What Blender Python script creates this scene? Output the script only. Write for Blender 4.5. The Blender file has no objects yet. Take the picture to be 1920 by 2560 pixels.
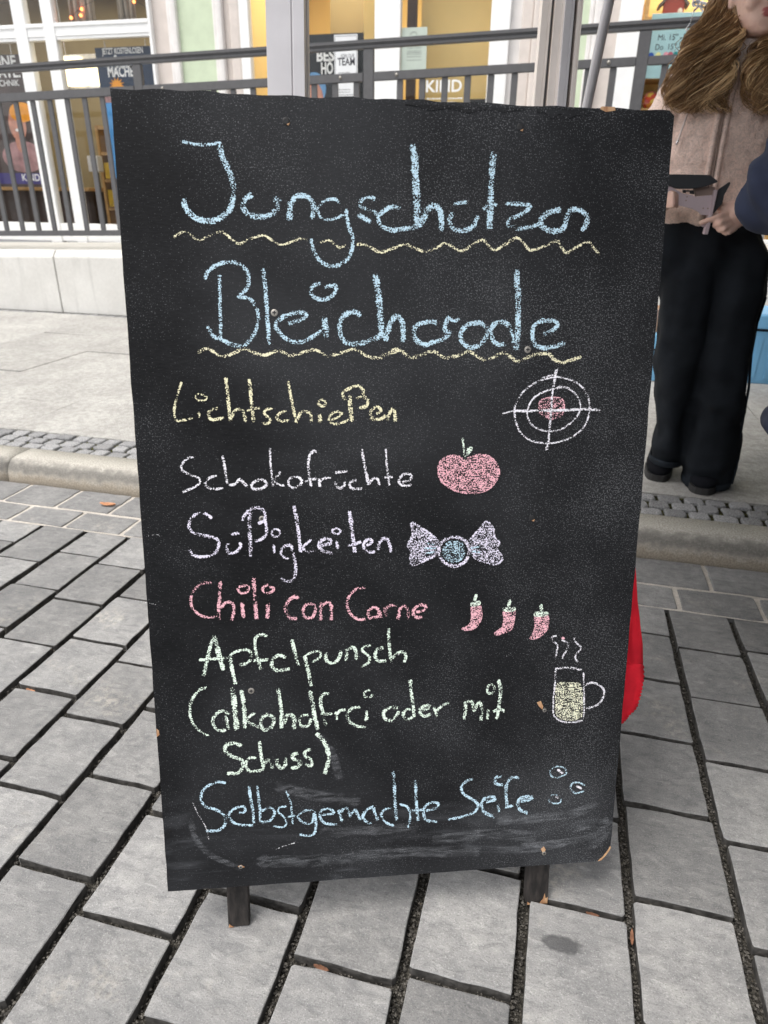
import bpy, bmesh, math, random
from mathutils import Vector, Matrix, noise as mnoise
random.seed(11)
scene = bpy.context.scene
COL = scene.collection
R = math.radians

# ------------------------------------------------------------------ camera
CAM_H = 1.0472
FOCAL = 1700.0                       # in pixels of the 1920 x 2560 photograph
RIGHT = Vector((0.970227, 0.241872, 0.012560))
DOWN = Vector((0.111847, -0.401452, -0.909025))
FWD = Vector((-0.214826, 0.883365, -0.416552))
cam_data = bpy.data.cameras.new('camera')
cam = bpy.data.objects.new('camera', cam_data)
COL.objects.link(cam)
cam_data.sensor_fit = 'VERTICAL'
cam_data.sensor_height = 24.0
cam_data.lens = 24.0 * FOCAL / 2560.0
cam_data.clip_start = 0.05
cam_data.clip_end = 500
cam.matrix_world = Matrix(((RIGHT.x, -DOWN.x, -FWD.x, 0), (RIGHT.y, -DOWN.y, -FWD.y, 0),
                           (RIGHT.z, -DOWN.z, -FWD.z, CAM_H), (0, 0, 0, 1)))
scene.camera = cam
cam_data.dof.use_dof = True          # the small depth of field of a phone's main lens, focused on the board
cam_data.dof.focus_distance = 1.12
cam_data.dof.aperture_fstop = 4.5

# ------------------------------------------------------------------ light
SUN_EL, SUN_AZ = 66, 226             # elevation; azimuth measured from +x, counter-clockwise
world = bpy.data.worlds.new('World')
scene.world = world
world.use_nodes = True
wn = world.node_tree
for n in list(wn.nodes): wn.nodes.remove(n)
sky = wn.nodes.new('ShaderNodeTexSky'); sky.sky_type = 'NISHITA'
sky.sun_disc = False
sky.sun_elevation = R(SUN_EL); sky.sun_rotation = R(90 - SUN_AZ)
sky.air_density = 1.0; sky.dust_density = 4.0; sky.ozone_density = 1.0
hs = wn.nodes.new('ShaderNodeHueSaturation'); hs.inputs['Saturation'].default_value = 0.22
bg = wn.nodes.new('ShaderNodeBackground'); bg.inputs['Strength'].default_value = 0.15
wo = wn.nodes.new('ShaderNodeOutputWorld')
wn.links.new(sky.outputs[0], hs.inputs['Color']); wn.links.new(hs.outputs[0], bg.inputs['Color'])
wn.links.new(bg.outputs[0], wo.inputs['Surface'])
sun_d = bpy.data.lights.new('sun', 'SUN'); sun_d.energy = 0.95; sun_d.angle = R(24); sun_d.color = (1.0, 0.96, 0.9)
sun = bpy.data.objects.new('sun', sun_d); COL.objects.link(sun)
sd = Vector((math.cos(R(SUN_AZ)) * math.cos(R(SUN_EL)), math.sin(R(SUN_AZ)) * math.cos(R(SUN_EL)), math.sin(R(SUN_EL))))
sun.rotation_euler = sd.to_track_quat('Z', 'Y').to_euler()
vs = scene.view_settings
vs.view_transform = 'Standard'; vs.look = 'None'; vs.gamma = 1; vs.exposure = 1.0
scene.display_settings.display_device = 'sRGB'
scene.cycles.max_bounces = 8
scene.cycles.transparent_max_bounces = 24

# ------------------------------------------------------------------ helpers
def place(px, py, Y):
    """world point seen at a photograph pixel on the upright plane y = Y (used to take real sizes off the photograph)"""
    r = RIGHT * ((px - 960) / FOCAL) + DOWN * ((py - 1280) / FOCAL) + FWD
    p = r * (Y / r.y); p.z += CAM_H
    return p

def tag(o, label=None, cat=None, group=None, kind=None):
    if label: o['label'] = label
    if cat: o['category'] = cat
    if group: o['group'] = group
    if kind: o['kind'] = kind
    return o

def empty(name, loc, label=None, cat=None, group=None):
    o = bpy.data.objects.new(name, None); COL.objects.link(o)
    o.location = loc; o.empty_display_size = 0.1
    return tag(o, label, cat, group)

def link(name, me, m=None, parent=None, smooth=False, loc=None):
    """link a mesh given in WORLD coordinates; with a parent it keeps its world place"""
    o = bpy.data.objects.new(name, me); COL.objects.link(o)
    if m is not None:
        me.materials.clear()
        for k in (m if isinstance(m, (list, tuple)) else [m]): me.materials.append(k)
    if smooth:
        for p in me.polygons: p.use_smooth = True
    off = Vector((0, 0, 0))
    if parent is not None:
        q = parent
        while q is not None: off += q.location; q = q.parent
        o.parent = parent
        me.transform(Matrix.Translation(-off))
    elif loc is not None:
        o.location = loc; me.transform(Matrix.Translation(-Vector(loc)))
    return o

def obj(name, bm, m=None, parent=None, smooth=False, loc=None):
    me = bpy.data.meshes.new(name); bm.to_mesh(me); bm.free()
    return link(name, me, m, parent, smooth, loc)

def pyobj(name, verts, faces, m=None, parent=None, smooth=False, loc=None):
    me = bpy.data.meshes.new(name); me.from_pydata([tuple(v) for v in verts], [], faces); me.update()
    return link(name, me, m, parent, smooth, loc)

def box(bm, x0, x1, y0, y1, z0, z1, mi=0, bev=0.0):
    vs_ = [bm.verts.new((x, y, z)) for z in (z0, z1) for y in (y0, y1) for x in (x0, x1)]
    fs = [(0, 2, 3, 1), (4, 5, 7, 6), (0, 1, 5, 4), (1, 3, 7, 5), (3, 2, 6, 7), (2, 0, 4, 6)]
    out = []
    for f in fs:
        g = bm.faces.new([vs_[i] for i in f]); g.material_index = mi; out.append(g)
    if bev > 0:
        es = list({e for f in out for e in f.edges})
        bmesh.ops.bevel(bm, geom=es, offset=bev, segments=2, affect='EDGES', profile=0.6)
    return out

def tube(bm, pts, radii, n=10, cap=True, mi=0, flat=None):
    pts = [Vector(p) for p in pts]
    if not isinstance(radii, (list, tuple)): radii = [radii] * len(pts)
    rings = []; up = Vector((0.13, 0.21, 0.97))
    for i, p in enumerate(pts):
        t = (pts[min(i + 1, len(pts) - 1)] - pts[max(i - 1, 0)]).normalized()
        if abs(t.dot(up)) > 0.95: up = Vector((0.97, 0.2, 0.1))
        a = t.cross(up).normalized(); b = a.cross(t).normalized(); up = b
        r = radii[i]; rx, ry = (r, r) if not isinstance(r, tuple) else r
        rings.append([bm.verts.new(p + a * rx * math.cos(2 * math.pi * k / n) + b * ry * math.sin(2 * math.pi * k / n)) for k in range(n)])
    for i in range(len(rings) - 1):
        for k in range(n):
            f = bm.faces.new((rings[i][k], rings[i][(k + 1) % n], rings[i + 1][(k + 1) % n], rings[i + 1][k])); f.material_index = mi
    if cap:
        for rg in (rings[0][::-1], rings[-1]):
            f = bm.faces.new(rg); f.material_index = mi
    return rings

def capsule(bm, p, q, r0, r1, n=12):
    """tapered rod with round ends"""
    p = Vector(p); q = Vector(q); d = (q - p).normalized()
    pts = [p - d * r0 * 0.95, p - d * r0 * 0.7, p, q, q + d * r1 * 0.7, q + d * r1 * 0.95]
    tube(bm, pts, [r0 * 0.3, r0 * 0.72, r0, r1, r1 * 0.72, r1 * 0.3], n)

def loft(bm, rings, n=28, cap=True, power=2.0, mi=0):
    """rings: (cx, cy, cz, rx, ry) horizontal superellipses"""
    vv = []
    for cx, cy, cz, rx, ry in rings:
        ring = []
        for k in range(n):
            t = 2 * math.pi * k / n; c, s = math.cos(t), math.sin(t)
            ring.append(bm.verts.new((cx + rx * math.copysign(abs(c) ** (2 / power), c), cy + ry * math.copysign(abs(s) ** (2 / power), s), cz)))
        vv.append(ring)
    for i in range(len(vv) - 1):
        for k in range(n):
            f = bm.faces.new((vv[i][k], vv[i][(k + 1) % n], vv[i + 1][(k + 1) % n], vv[i + 1][k])); f.material_index = mi
    if cap:
        bm.faces.new(vv[0][::-1]).material_index = mi; bm.faces.new(vv[-1]).material_index = mi
    return vv

def ball(bm, c, rx, ry=None, rz=None, u=16, v=10, mi=0):
    ry = ry or rx; rz = rz or rx
    g = bmesh.ops.create_uvsphere(bm, u_segments=u, v_segments=v, radius=1.0)
    for w in g['verts']: w.co = Vector((c[0] + w.co.x * rx, c[1] + w.co.y * ry, c[2] + w.co.z * rz))
    for f in {f for w in g['verts'] for f in w.link_faces}: f.material_index = mi

def prism(bm, poly, depth, mi=0):
    """closed outline of world points pushed back by the vector depth"""
    d = Vector(depth)
    a = [bm.verts.new(Vector(p)) for p in poly]; b = [bm.verts.new(Vector(p) + d) for p in poly]
    bm.faces.new(a).material_index = mi; bm.faces.new(b[::-1]).material_index = mi
    n = len(poly)
    for i in range(n):
        bm.faces.new((a[(i + 1) % n], a[i], b[i], b[(i + 1) % n])).material_index = mi

def remeshed(bm, voxel, smooth=4, factor=0.5):
    """merge overlapping closed shapes into one continuous skin"""
    bmesh.ops.recalc_face_normals(bm, faces=bm.faces)
    me = bpy.data.meshes.new('tmp'); bm.to_mesh(me); bm.free()
    o = bpy.data.objects.new('tmp', me); COL.objects.link(o)
    mo = o.modifiers.new('r', 'REMESH'); mo.mode = 'VOXEL'; mo.voxel_size = voxel
    if smooth:
        ms = o.modifiers.new('s', 'SMOOTH'); ms.factor = factor; ms.iterations = smooth
    dg = bpy.context.evaluated_depsgraph_get(); dg.update()
    out = bpy.data.meshes.new_from_object(o.evaluated_get(dg))
    bpy.data.objects.remove(o); bpy.data.meshes.remove(me)
    return out

def displace(me, amp, scale, amp2=0.0, scale2=1.0, fn=None):
    me.update()
    nor = [v.normal.copy() for v in me.vertices]
    for v, nn in zip(me.vertices, nor):
        d = amp * mnoise.noise(v.co * scale)
        if amp2: d += amp2 * mnoise.noise(v.co * scale2 + Vector((7, 3, 1)))
        if fn: d += fn(v.co)
        v.co += nn * d
    me.update()

def text_mesh(s, size, bold=0.0, align='LEFT', space=1.0, extr=0.0):
    cu = bpy.data.curves.new('t', 'FONT'); cu.body = s; cu.size = size; cu.align_x = align; cu.offset = bold; cu.space_character = space
    cu.extrude = extr; cu.resolution_u = 3
    o = bpy.data.objects.new('t', cu); COL.objects.link(o)
    dg = bpy.context.evaluated_depsgraph_get(); dg.update()
    me = bpy.data.meshes.new_from_object(o.evaluated_get(dg))
    bpy.data.objects.remove(o)
    return me

def wall_text(name, s, x, y, z, h, m, parent, bold=0.0, width=None, align='LEFT', loc=None):
    """upright lettering facing -y, its left foot at (x, z), capitals h high"""
    me = text_mesh(s, h / 0.69, bold * h)
    xs = [v.co.x for v in me.vertices]
    x0, x1 = min(xs), max(xs)
    k = (width / (x1 - x0)) if width else 1.0
    for v in me.vertices:
        v.co = Vector((x + (v.co.x - x0) * k - ((x1 - x0) * k if align == 'RIGHT' else 0), y, z + v.co.y))
    return link(name, me, m, parent)

def copy_part(o, parent, dx):
    c = o.copy(); COL.objects.link(c); c.parent = parent; c.location = o.location + Vector(dx)
    return c

# ------------------------------------------------------------------ materials
class N:
    def __init__(s, name, rough=0.7, spec=0.4, metal=0.0):
        s.m = bpy.data.materials.new(name); s.m.use_nodes = True
        s.t = s.m.node_tree; s.b = s.t.nodes['Principled BSDF']; s.o = s.t.nodes['Material Output']
        s.b.inputs['Roughness'].default_value = rough; s.b.inputs['Specular IOR Level'].default_value = spec
        s.b.inputs['Metallic'].default_value = metal
        s._c = None
    def node(s, t, **kw):
        n = s.t.nodes.new('ShaderNode' + t)
        for k, v in kw.items(): setattr(n, k, v)
        return n
    def put(s, inp, v):
        if v is None: return
        if hasattr(v, 'is_output'): s.t.links.new(v, inp)
        elif isinstance(v, (tuple, list)) and len(v) == 3 and inp.type == 'RGBA': inp.default_value = (*v, 1)
        else: inp.default_value = v
    def coord(s, kind='Object'):
        if s._c is None: s._c = s.node('TexCoord')
        return s._c.outputs[kind]
    def world(s):
        return s.node('NewGeometry').outputs['Position']
    def mapping(s, vec, scale=(1, 1, 1), rot=(0, 0, 0), loc=(0, 0, 0)):
        n = s.node('Mapping'); s.put(n.inputs['Vector'], vec)
        n.inputs['Scale'].default_value = scale; n.inputs['Rotation'].default_value = rot; n.inputs['Location'].default_value = loc
        return n.outputs[0]
    def noise(s, scale, detail=3, rough=0.55, vec=None, dist=0.0):
        n = s.node('TexNoise'); n.inputs['Scale'].default_value = scale; n.inputs['Detail'].default_value = detail
        n.inputs['Roughness'].default_value = rough; n.inputs['Distortion'].default_value = dist
        s.put(n.inputs['Vector'], vec if vec is not None else s.coord())
        return n.outputs['Fac']
    def voro(s, scale, vec=None, out='Distance', feat='F1'):
        n = s.node('TexVoronoi', feature=feat); n.inputs['Scale'].default_value = scale
        s.put(n.inputs['Vector'], vec if vec is not None else s.coord())
        return n.outputs[out]
    def ramp(s, v, lo, hi, a=0.0, b=1.0, smooth=True):
        n = s.node('MapRange', interpolation_type='SMOOTHSTEP' if smooth else 'LINEAR')
        s.put(n.inputs['Value'], v)
        for k, w in (('From Min', lo), ('From Max', hi), ('To Min', a), ('To Max', b)): s.put(n.inputs[k], w)
        return n.outputs[0]
    def math(s, op, a, b=0.0, clamp=False):
        n = s.node('Math', operation=op, use_clamp=clamp); s.put(n.inputs[0], a); s.put(n.inputs[1], b)
        return n.outputs[0]
    def mix(s, f, a, b, mode='MIX'):
        n = s.node('Mix', data_type='RGBA', blend_type=mode)
        s.put(n.inputs['Factor'], f); s.put(n.inputs[6], a); s.put(n.inputs[7], b)
        return n.outputs[2]
    def attr(s, name, out='Fac'):
        return s.node('Attribute', attribute_name=name).outputs[out]
    def bump(s, h, strength=0.3, dist=0.002, nrm=None):
        n = s.node('Bump'); n.inputs['Strength'].default_value = strength; n.inputs['Distance'].default_value = dist
        s.put(n.inputs['Height'], h); s.put(n.inputs['Normal'], nrm)
        return n.outputs[0]
    def done(s, color=None, normal=None, rough=None):
        s.put(s.b.inputs['Base Color'], color); s.put(s.b.inputs['Normal'], normal); s.put(s.b.inputs['Roughness'], rough)
        return s.m

def simple(name, c, rough=0.6, spec=0.4, metal=0.0, var=0.12, vscale=9.0, bump=0.0, bscale=60.0, bdist=0.001):
    n = N(name, rough, spec, metal)
    f = n.noise(vscale, 4)
    dark = tuple(x * (1 - var) for x in c); lite = tuple(min(1, x * (1 + var)) for x in c)
    colr = n.mix(n.ramp(f, 0.3, 0.7), dark, lite)
    nr = n.bump(n.noise(bscale, 3), bump, bdist) if bump else None
    return n.done(colr, nr)

def emit(name, c, strength):
    n = N(name); n.put(n.b.inputs['Emission Color'], c); n.b.inputs['Emission Strength'].default_value = strength
    return n.done(c)

def mat_board():
    n = N('chalkboard_paint', 0.68, 0.14)
    uv = n.coord('UV')
    dust = n.noise(5.5, 5, 0.6, uv); cloud = n.noise(2.2, 3, 0.5, n.mapping(uv, loc=(3.1, 1.7, 0)))
    sp = n.noise(560, 1, 0.6, uv); sp2 = n.noise(300, 2, 0.6, n.mapping(uv, loc=(9, 4, 0)))
    # fine wiped chalk dust, thicker in a few cloudy fields and towards the right hand side
    sx = n.node('SeparateXYZ'); n.put(sx.inputs[0], uv)
    side = n.ramp(sx.outputs['X'], 0.10, 0.66, 0.0, 0.55)
    amount = n.math('ADD', n.math('MULTIPLY', n.ramp(dust, 0.36, 0.68), 0.55), n.math('MULTIPLY', side, 0.8))
    amount = n.math('ADD', amount, n.math('MULTIPLY', n.ramp(cloud, 0.45, 0.7), 0.35))
    thr = n.ramp(amount, 0.0, 1.3, 0.70, 0.55, smooth=False)
    speck = n.ramp(n.math('SUBTRACT', sp, thr), 0.0, 0.05)
    speck2 = n.math('MULTIPLY', n.ramp(n.math('SUBTRACT', sp2, thr), 0.01, 0.07), 0.35)
    haze = n.noise(1.7, 4, 0.6, n.mapping(uv, loc=(5.3, 2.2, 0), scale=(1, .8, 1)), 0.6)
    film = n.math('MULTIPLY', n.math('ADD', n.math('MULTIPLY', amount, 0.6), n.math('MULTIPLY', n.ramp(haze, 0.45, 0.68), 1.25)), 0.036)
    # eraser smears along the foot of the board
    smv = n.mapping(uv, scale=(5, 26, 1), rot=(0, 0, R(14)))
    sm = n.noise(1.0, 5, 0.62, smv, 1.2)
    low = n.ramp(sx.outputs['Y'], 0.19, 0.02, 0.0, 1.0)
    smear = n.math('MULTIPLY', n.math('MULTIPLY', n.ramp(sm, 0.5, 0.72), low), 0.10)
    # brushed paint
    br = n.noise(1.0, 3, 0.6, n.mapping(uv, scale=(90, 520, 1), rot=(0, 0, R(35))))
    base = n.mix(n.ramp(br, 0.35, 0.7), (0.0036, 0.0037, 0.0043), (0.0088, 0.009, 0.010))
    c = n.mix(n.math('ADD', film, smear, True), base, (0.44, 0.46, 0.50))
    c = n.mix(n.math('MULTIPLY', n.math('ADD', speck, speck2, True), 0.17), c, (0.62, 0.63, 0.66))
    nr = n.bump(br, 0.22, 0.0005); nr = n.bump(sp2, 0.25, 0.0005, nr)
    return n.done(c, nr, n.ramp(dust, 0.3, 0.7, 0.55, 0.75))

def mat_chalk(name, c, dens=1.0):
    n = N(name, 0.95, 0.1)
    uv = n.coord('UV')
    g = n.math('ADD', n.math('MULTIPLY', n.noise(520, 1, 0.6, uv), 0.75), n.math('MULTIPLY', n.noise(1.0, 2, 0.6, n.mapping(uv, scale=(130, 520, 1), rot=(0, 0, R(35)))), 0.25)); big = n.noise(120, 2, 0.5, n.mapping(uv, loc=(2, 5, 0)))
    d = n.attr('dens')
    v = n.math('ADD', g, n.math('MULTIPLY', n.math('SUBTRACT', big, 0.5), 0.35))
    v = n.math('ADD', v, n.math('MULTIPLY', d, 0.262 * dens))
    a = n.math('MULTIPLY', n.ramp(v, 0.675, 0.745), 0.92)
    cc = n.mix(n.ramp(n.noise(300, 2, 0.5, uv), 0.35, 0.65), tuple(x * 0.86 for x in c), tuple(min(1, x * 1.08) for x in c))
    n.put(n.b.inputs['Alpha'], a)
    return n.done(cc)

def mat_smear(c):
    n = N('wiped_chalk', 0.95, 0.1)
    uv = n.coord('UV'); d = n.attr('dens')
    g = n.noise(1.0, 4, 0.65, n.mapping(uv, scale=(26, 160, 1), rot=(0, 0, R(12))), 0.6); f = n.noise(420, 2, 0.6, uv)
    a = n.math('MULTIPLY', n.ramp(g, 0.36, 0.66), n.math('MULTIPLY', d, n.ramp(f, 0.3, 0.7, 0.45, 1.0)))
    n.put(n.b.inputs['Alpha'], n.math('MULTIPLY', a, 0.15))
    return n.done(c)

def mat_paver():
    n = N('paver_stone', 0.75, 0.35)
    w = n.world()
    t = n.attr('tint')
    big = n.noise(9, 5, 0.6, w); mid = n.noise(45, 4, 0.6, w); fine = n.noise(420, 2, 0.6, w)
    c = n.mix(n.ramp(big, 0.32, 0.68), (0.208, 0.205, 0.201), (0.290, 0.284, 0.274))
    cleft = n.noise(1.0, 5, 0.65, n.mapping(w, scale=(26, 70, 30), rot=(0, 0, R(25))), 0.8)
    c = n.mix(n.ramp(mid, 0.35, 0.7), n.mix(0.35, c, (0.12, 0.12, 0.125)), c)
    c = n.mix(n.math('MULTIPLY', n.ramp(cleft, 0.5, 0.34), 0.4), c, (0.10, 0.10, 0.105)); c = n.mix(n.math('MULTIPLY', n.ramp(cleft, 0.56, 0.7), 0.3), c, (0.46, 0.45, 0.43))
    # lighter scuffed patches
    pat = n.math('MULTIPLY', n.ramp(n.noise(5, 4, 0.65, n.mapping(w, loc=(4, 2, 0))), 0.56, 0.72), n.ramp(n.noise(70, 3, 0.6, w), 0.42, 0.62))
    c = n.mix(n.math('MULTIPLY', pat, 0.6), c, (0.42, 0.39, 0.34))
    c = n.mix(n.math('MULTIPLY', n.ramp(fine, 0.58, 0.72), 0.38), c, (0.52, 0.51, 0.49))
    spots = n.voro(34, n.mapping(w, loc=(1, 3, 0))); c = n.mix(n.math('MULTIPLY', n.ramp(spots, 0.16, 0.05), n.math('MULTIPLY', n.ramp(n.noise(6, 2, 0.5, n.mapping(w, loc=(8, 1, 0))), 0.55, 0.62), 0.5)), c, (0.075, 0.074, 0.074))
    c = n.mix(n.math('MULTIPLY', n.ramp(fine, 0.44, 0.32), 0.5), c, (0.09, 0.09, 0.09))
    tn = n.node('CombineXYZ')
    for i in range(3): n.put(tn.inputs[i], t)
    c = n.mix(1.0, c, tn.outputs[0], 'MULTIPLY')
    # a dark wet spot on one stone
    sv = n.mapping(w, loc=(-0.116, -0.729, 0)); sv = n.mapping(sv, rot=(0, 0, R(12)), scale=(30, 66, 0))
    ln = n.node('VectorMath', operation='LENGTH'); n.put(ln.inputs[0], sv)
    sp = n.ramp(n.math('ADD', ln.outputs['Value'], n.math('MULTIPLY', n.noise(90, 2, 0.5, w), 0.5)), 1.35, 0.95)
    c = n.mix(n.math('MULTIPLY', sp, 0.72), c, (0.035, 0.035, 0.038))
    h = n.math('ADD', n.math('ADD', n.math('MULTIPLY', mid, 0.5), n.math('MULTIPLY', cleft, 0.7)), n.math('MULTIPLY', fine, 0.35))
    return n.done(c, n.bump(h, 0.7, 0.0035))

def mat_gravel(c0, c1, scale=260):
    n = N('joint_grit', 0.95, 0.2)
    w = n.world()
    cell = n.voro(scale, w, 'Color'); d = n.voro(scale, w)
    sx = n.node('SeparateColor'); n.put(sx.inputs[0], cell)
    c = n.mix(sx.outputs[0], c0, c1)
    return n.done(c, n.bump(d, 1.0, 0.004))

def mat_concrete(name, a, b, grit=1.0, rough=0.85, streak=False):
    n = N(name, rough, 0.3)
    w = n.world()
    big = n.noise(3.0, 5, 0.6, w); mid = n.noise(38, 4, 0.65, w); fine = n.noise(230, 3, 0.7, w)
    c = n.mix(n.ramp(big, 0.3, 0.7), a, b)
    c = n.mix(n.math('MULTIPLY', n.ramp(mid, 0.62, 0.38), 0.28 * grit), c, tuple(x * 0.45 for x in a))
    c = n.mix(n.math('MULTIPLY', n.ramp(fine, 0.60, 0.40), 0.4 * grit), c, tuple(x * 0.5 for x in a))
    if streak:
        st = n.noise(1.0, 4, 0.6, n.mapping(w, scale=(9, 9, 0.8)))
        c = n.mix(n.math('MULTIPLY', n.ramp(st, 0.55, 0.75), 0.35), c, tuple(x * 0.55 for x in a))
    t = n.attr('tint')
    tn = n.node('CombineXYZ')
    for i in range(3): n.put(tn.inputs[i], n.ramp(t, 0.0, 2.0, 0.0, 2.0, False))
    c2 = n.mix(n.ramp(t, 0.0, 0.01), c, n.mix(1.0, c, tn.outputs[0], 'MULTIPLY'))
    return n.done(c2, n.bump(n.math('ADD', mid, fine), 0.5 * grit, 0.003))

def mat_kerb():
    n = N('kerb_granite', 0.85, 0.3)
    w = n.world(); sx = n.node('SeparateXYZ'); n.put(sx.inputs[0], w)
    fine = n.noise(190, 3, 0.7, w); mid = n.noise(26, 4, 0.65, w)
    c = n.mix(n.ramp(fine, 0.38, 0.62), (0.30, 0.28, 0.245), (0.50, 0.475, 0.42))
    # dark band along the rounded edge, rust brown below
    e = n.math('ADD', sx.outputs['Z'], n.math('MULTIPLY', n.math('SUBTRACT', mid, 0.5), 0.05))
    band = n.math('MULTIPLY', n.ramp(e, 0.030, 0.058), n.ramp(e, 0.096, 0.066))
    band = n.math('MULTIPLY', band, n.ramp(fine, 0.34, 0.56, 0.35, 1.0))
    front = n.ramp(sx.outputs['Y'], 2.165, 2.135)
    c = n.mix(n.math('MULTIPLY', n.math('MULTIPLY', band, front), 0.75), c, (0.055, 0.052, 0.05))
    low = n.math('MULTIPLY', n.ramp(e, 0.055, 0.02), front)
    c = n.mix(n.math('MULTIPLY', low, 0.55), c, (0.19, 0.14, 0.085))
    return n.done(c, n.bump(n.math('ADD', fine, mid), 0.6, 0.003))

def mat_sett():
    n = N('sett_granite', 0.85, 0.3)
    w = n.world(); t = n.attr('tint')
    fine = n.noise(240, 3, 0.7, w)
    c = n.mix(n.ramp(fine, 0.38, 0.62), (0.17, 0.17, 0.175), (0.36, 0.355, 0.35))
    tn = n.node('CombineXYZ')
    for i in range(3): n.put(tn.inputs[i], t)
    return n.done(n.mix(1.0, c, tn.outputs[0], 'MULTIPLY'), n.bump(fine, 0.6, 0.003))

def mat_moss():
    n = N('mossy_joint', 0.95, 0.1)
    w = n.world(); f = n.noise(60, 3, 0.6, w)
    return n.done(n.mix(n.ramp(f, 0.4, 0.65), (0.018, 0.017, 0.014), (0.075, 0.075, 0.02)), n.bump(n.noise(400, 2, 0.6, w), 0.8, 0.004))

def mat_glass():
    n = N('window_glass', 0.02)
    tr = n.node('BsdfTransparent'); gl = n.node('BsdfGlossy'); gl.inputs['Roughness'].default_value = 0.02
    fr = n.node('Fresnel'); fr.inputs['IOR'].default_value = 1.45
    mx = n.node('MixShader'); n.put(mx.inputs[0], n.math('MULTIPLY', fr.outputs[0], 0.4))
    n.t.links.new(tr.outputs[0], mx.inputs[1]); n.t.links.new(gl.outputs[0], mx.inputs[2]); n.t.links.new(mx.outputs[0], n.o.inputs['Surface'])
    return n.m

def mat_fleece(name, c):
    n = N(name, 0.95, 0.1)
    o = n.coord()
    f = n.noise(55, 3, 0.7, o, 1.5); g = n.noise(240, 2, 0.7, o)
    cc = n.mix(n.ramp(n.math('ADD', n.math('MULTIPLY', f, 0.6), n.math('MULTIPLY', g, 0.4)), 0.38, 0.62), tuple(x * 0.74 for x in c), c)
    n.put(n.b.inputs['Sheen Weight'], 0.35)
    return n.done(cc, n.bump(n.math('ADD', n.math('MULTIPLY', f, 0.6), n.math('MULTIPLY', g, 0.6)), 0.8, 0.006))

def mat_cloth(name, c, weave=700, rough=0.9, fold=0.0):
    n = N(name, rough, 0.15)
    o = n.coord()
    f = n.noise(7, 4, 0.6, o); g = n.noise(weave, 2, 0.6, o)
    cc = n.mix(n.ramp(f, 0.35, 0.68), tuple(x * 0.75 for x in c), tuple(x * 1.2 for x in c))
    return n.done(cc, n.bump(g, 0.4, 0.001))

def mat_skin():
    n = N('skin', 0.5, 0.35)
    o = n.coord()
    t = n.attr('lip')
    c = n.mix(n.ramp(n.noise(40, 3, 0.6, o), 0.35, 0.65), (0.78, 0.50, 0.40), (0.85, 0.57, 0.46))
    c = n.mix(t, c, (0.46, 0.13, 0.12))
    n.b.inputs['Subsurface Weight'].default_value = 0.12; n.b.inputs['Subsurface Radius'].default_value = (0.012, 0.005, 0.003); n.b.inputs['Subsurface Scale'].default_value = 0.5
    return n.done(c, n.bump(n.noise(500, 2, 0.6, o), 0.15, 0.0006))

def mat_hair(a, b, c3):
    n = N('hair', 0.42, 0.45)
    t = n.attr('strand')
    c = n.mix(n.ramp(t, 0.0, 0.55, smooth=False), a, b); c = n.mix(n.ramp(t, 0.6, 1.0), c, c3)
    return n.done(c)

def mat_wood(name, a, b, scale=(8, 8, 1)):
    n = N(name, 0.7, 0.3)
    f = n.noise(14, 5, 0.6, n.mapping(n.coord(), scale=scale))
    return n.done(n.mix(n.ramp(f, 0.35, 0.65), a, b), n.bump(f, 0.5, 0.002))

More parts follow.
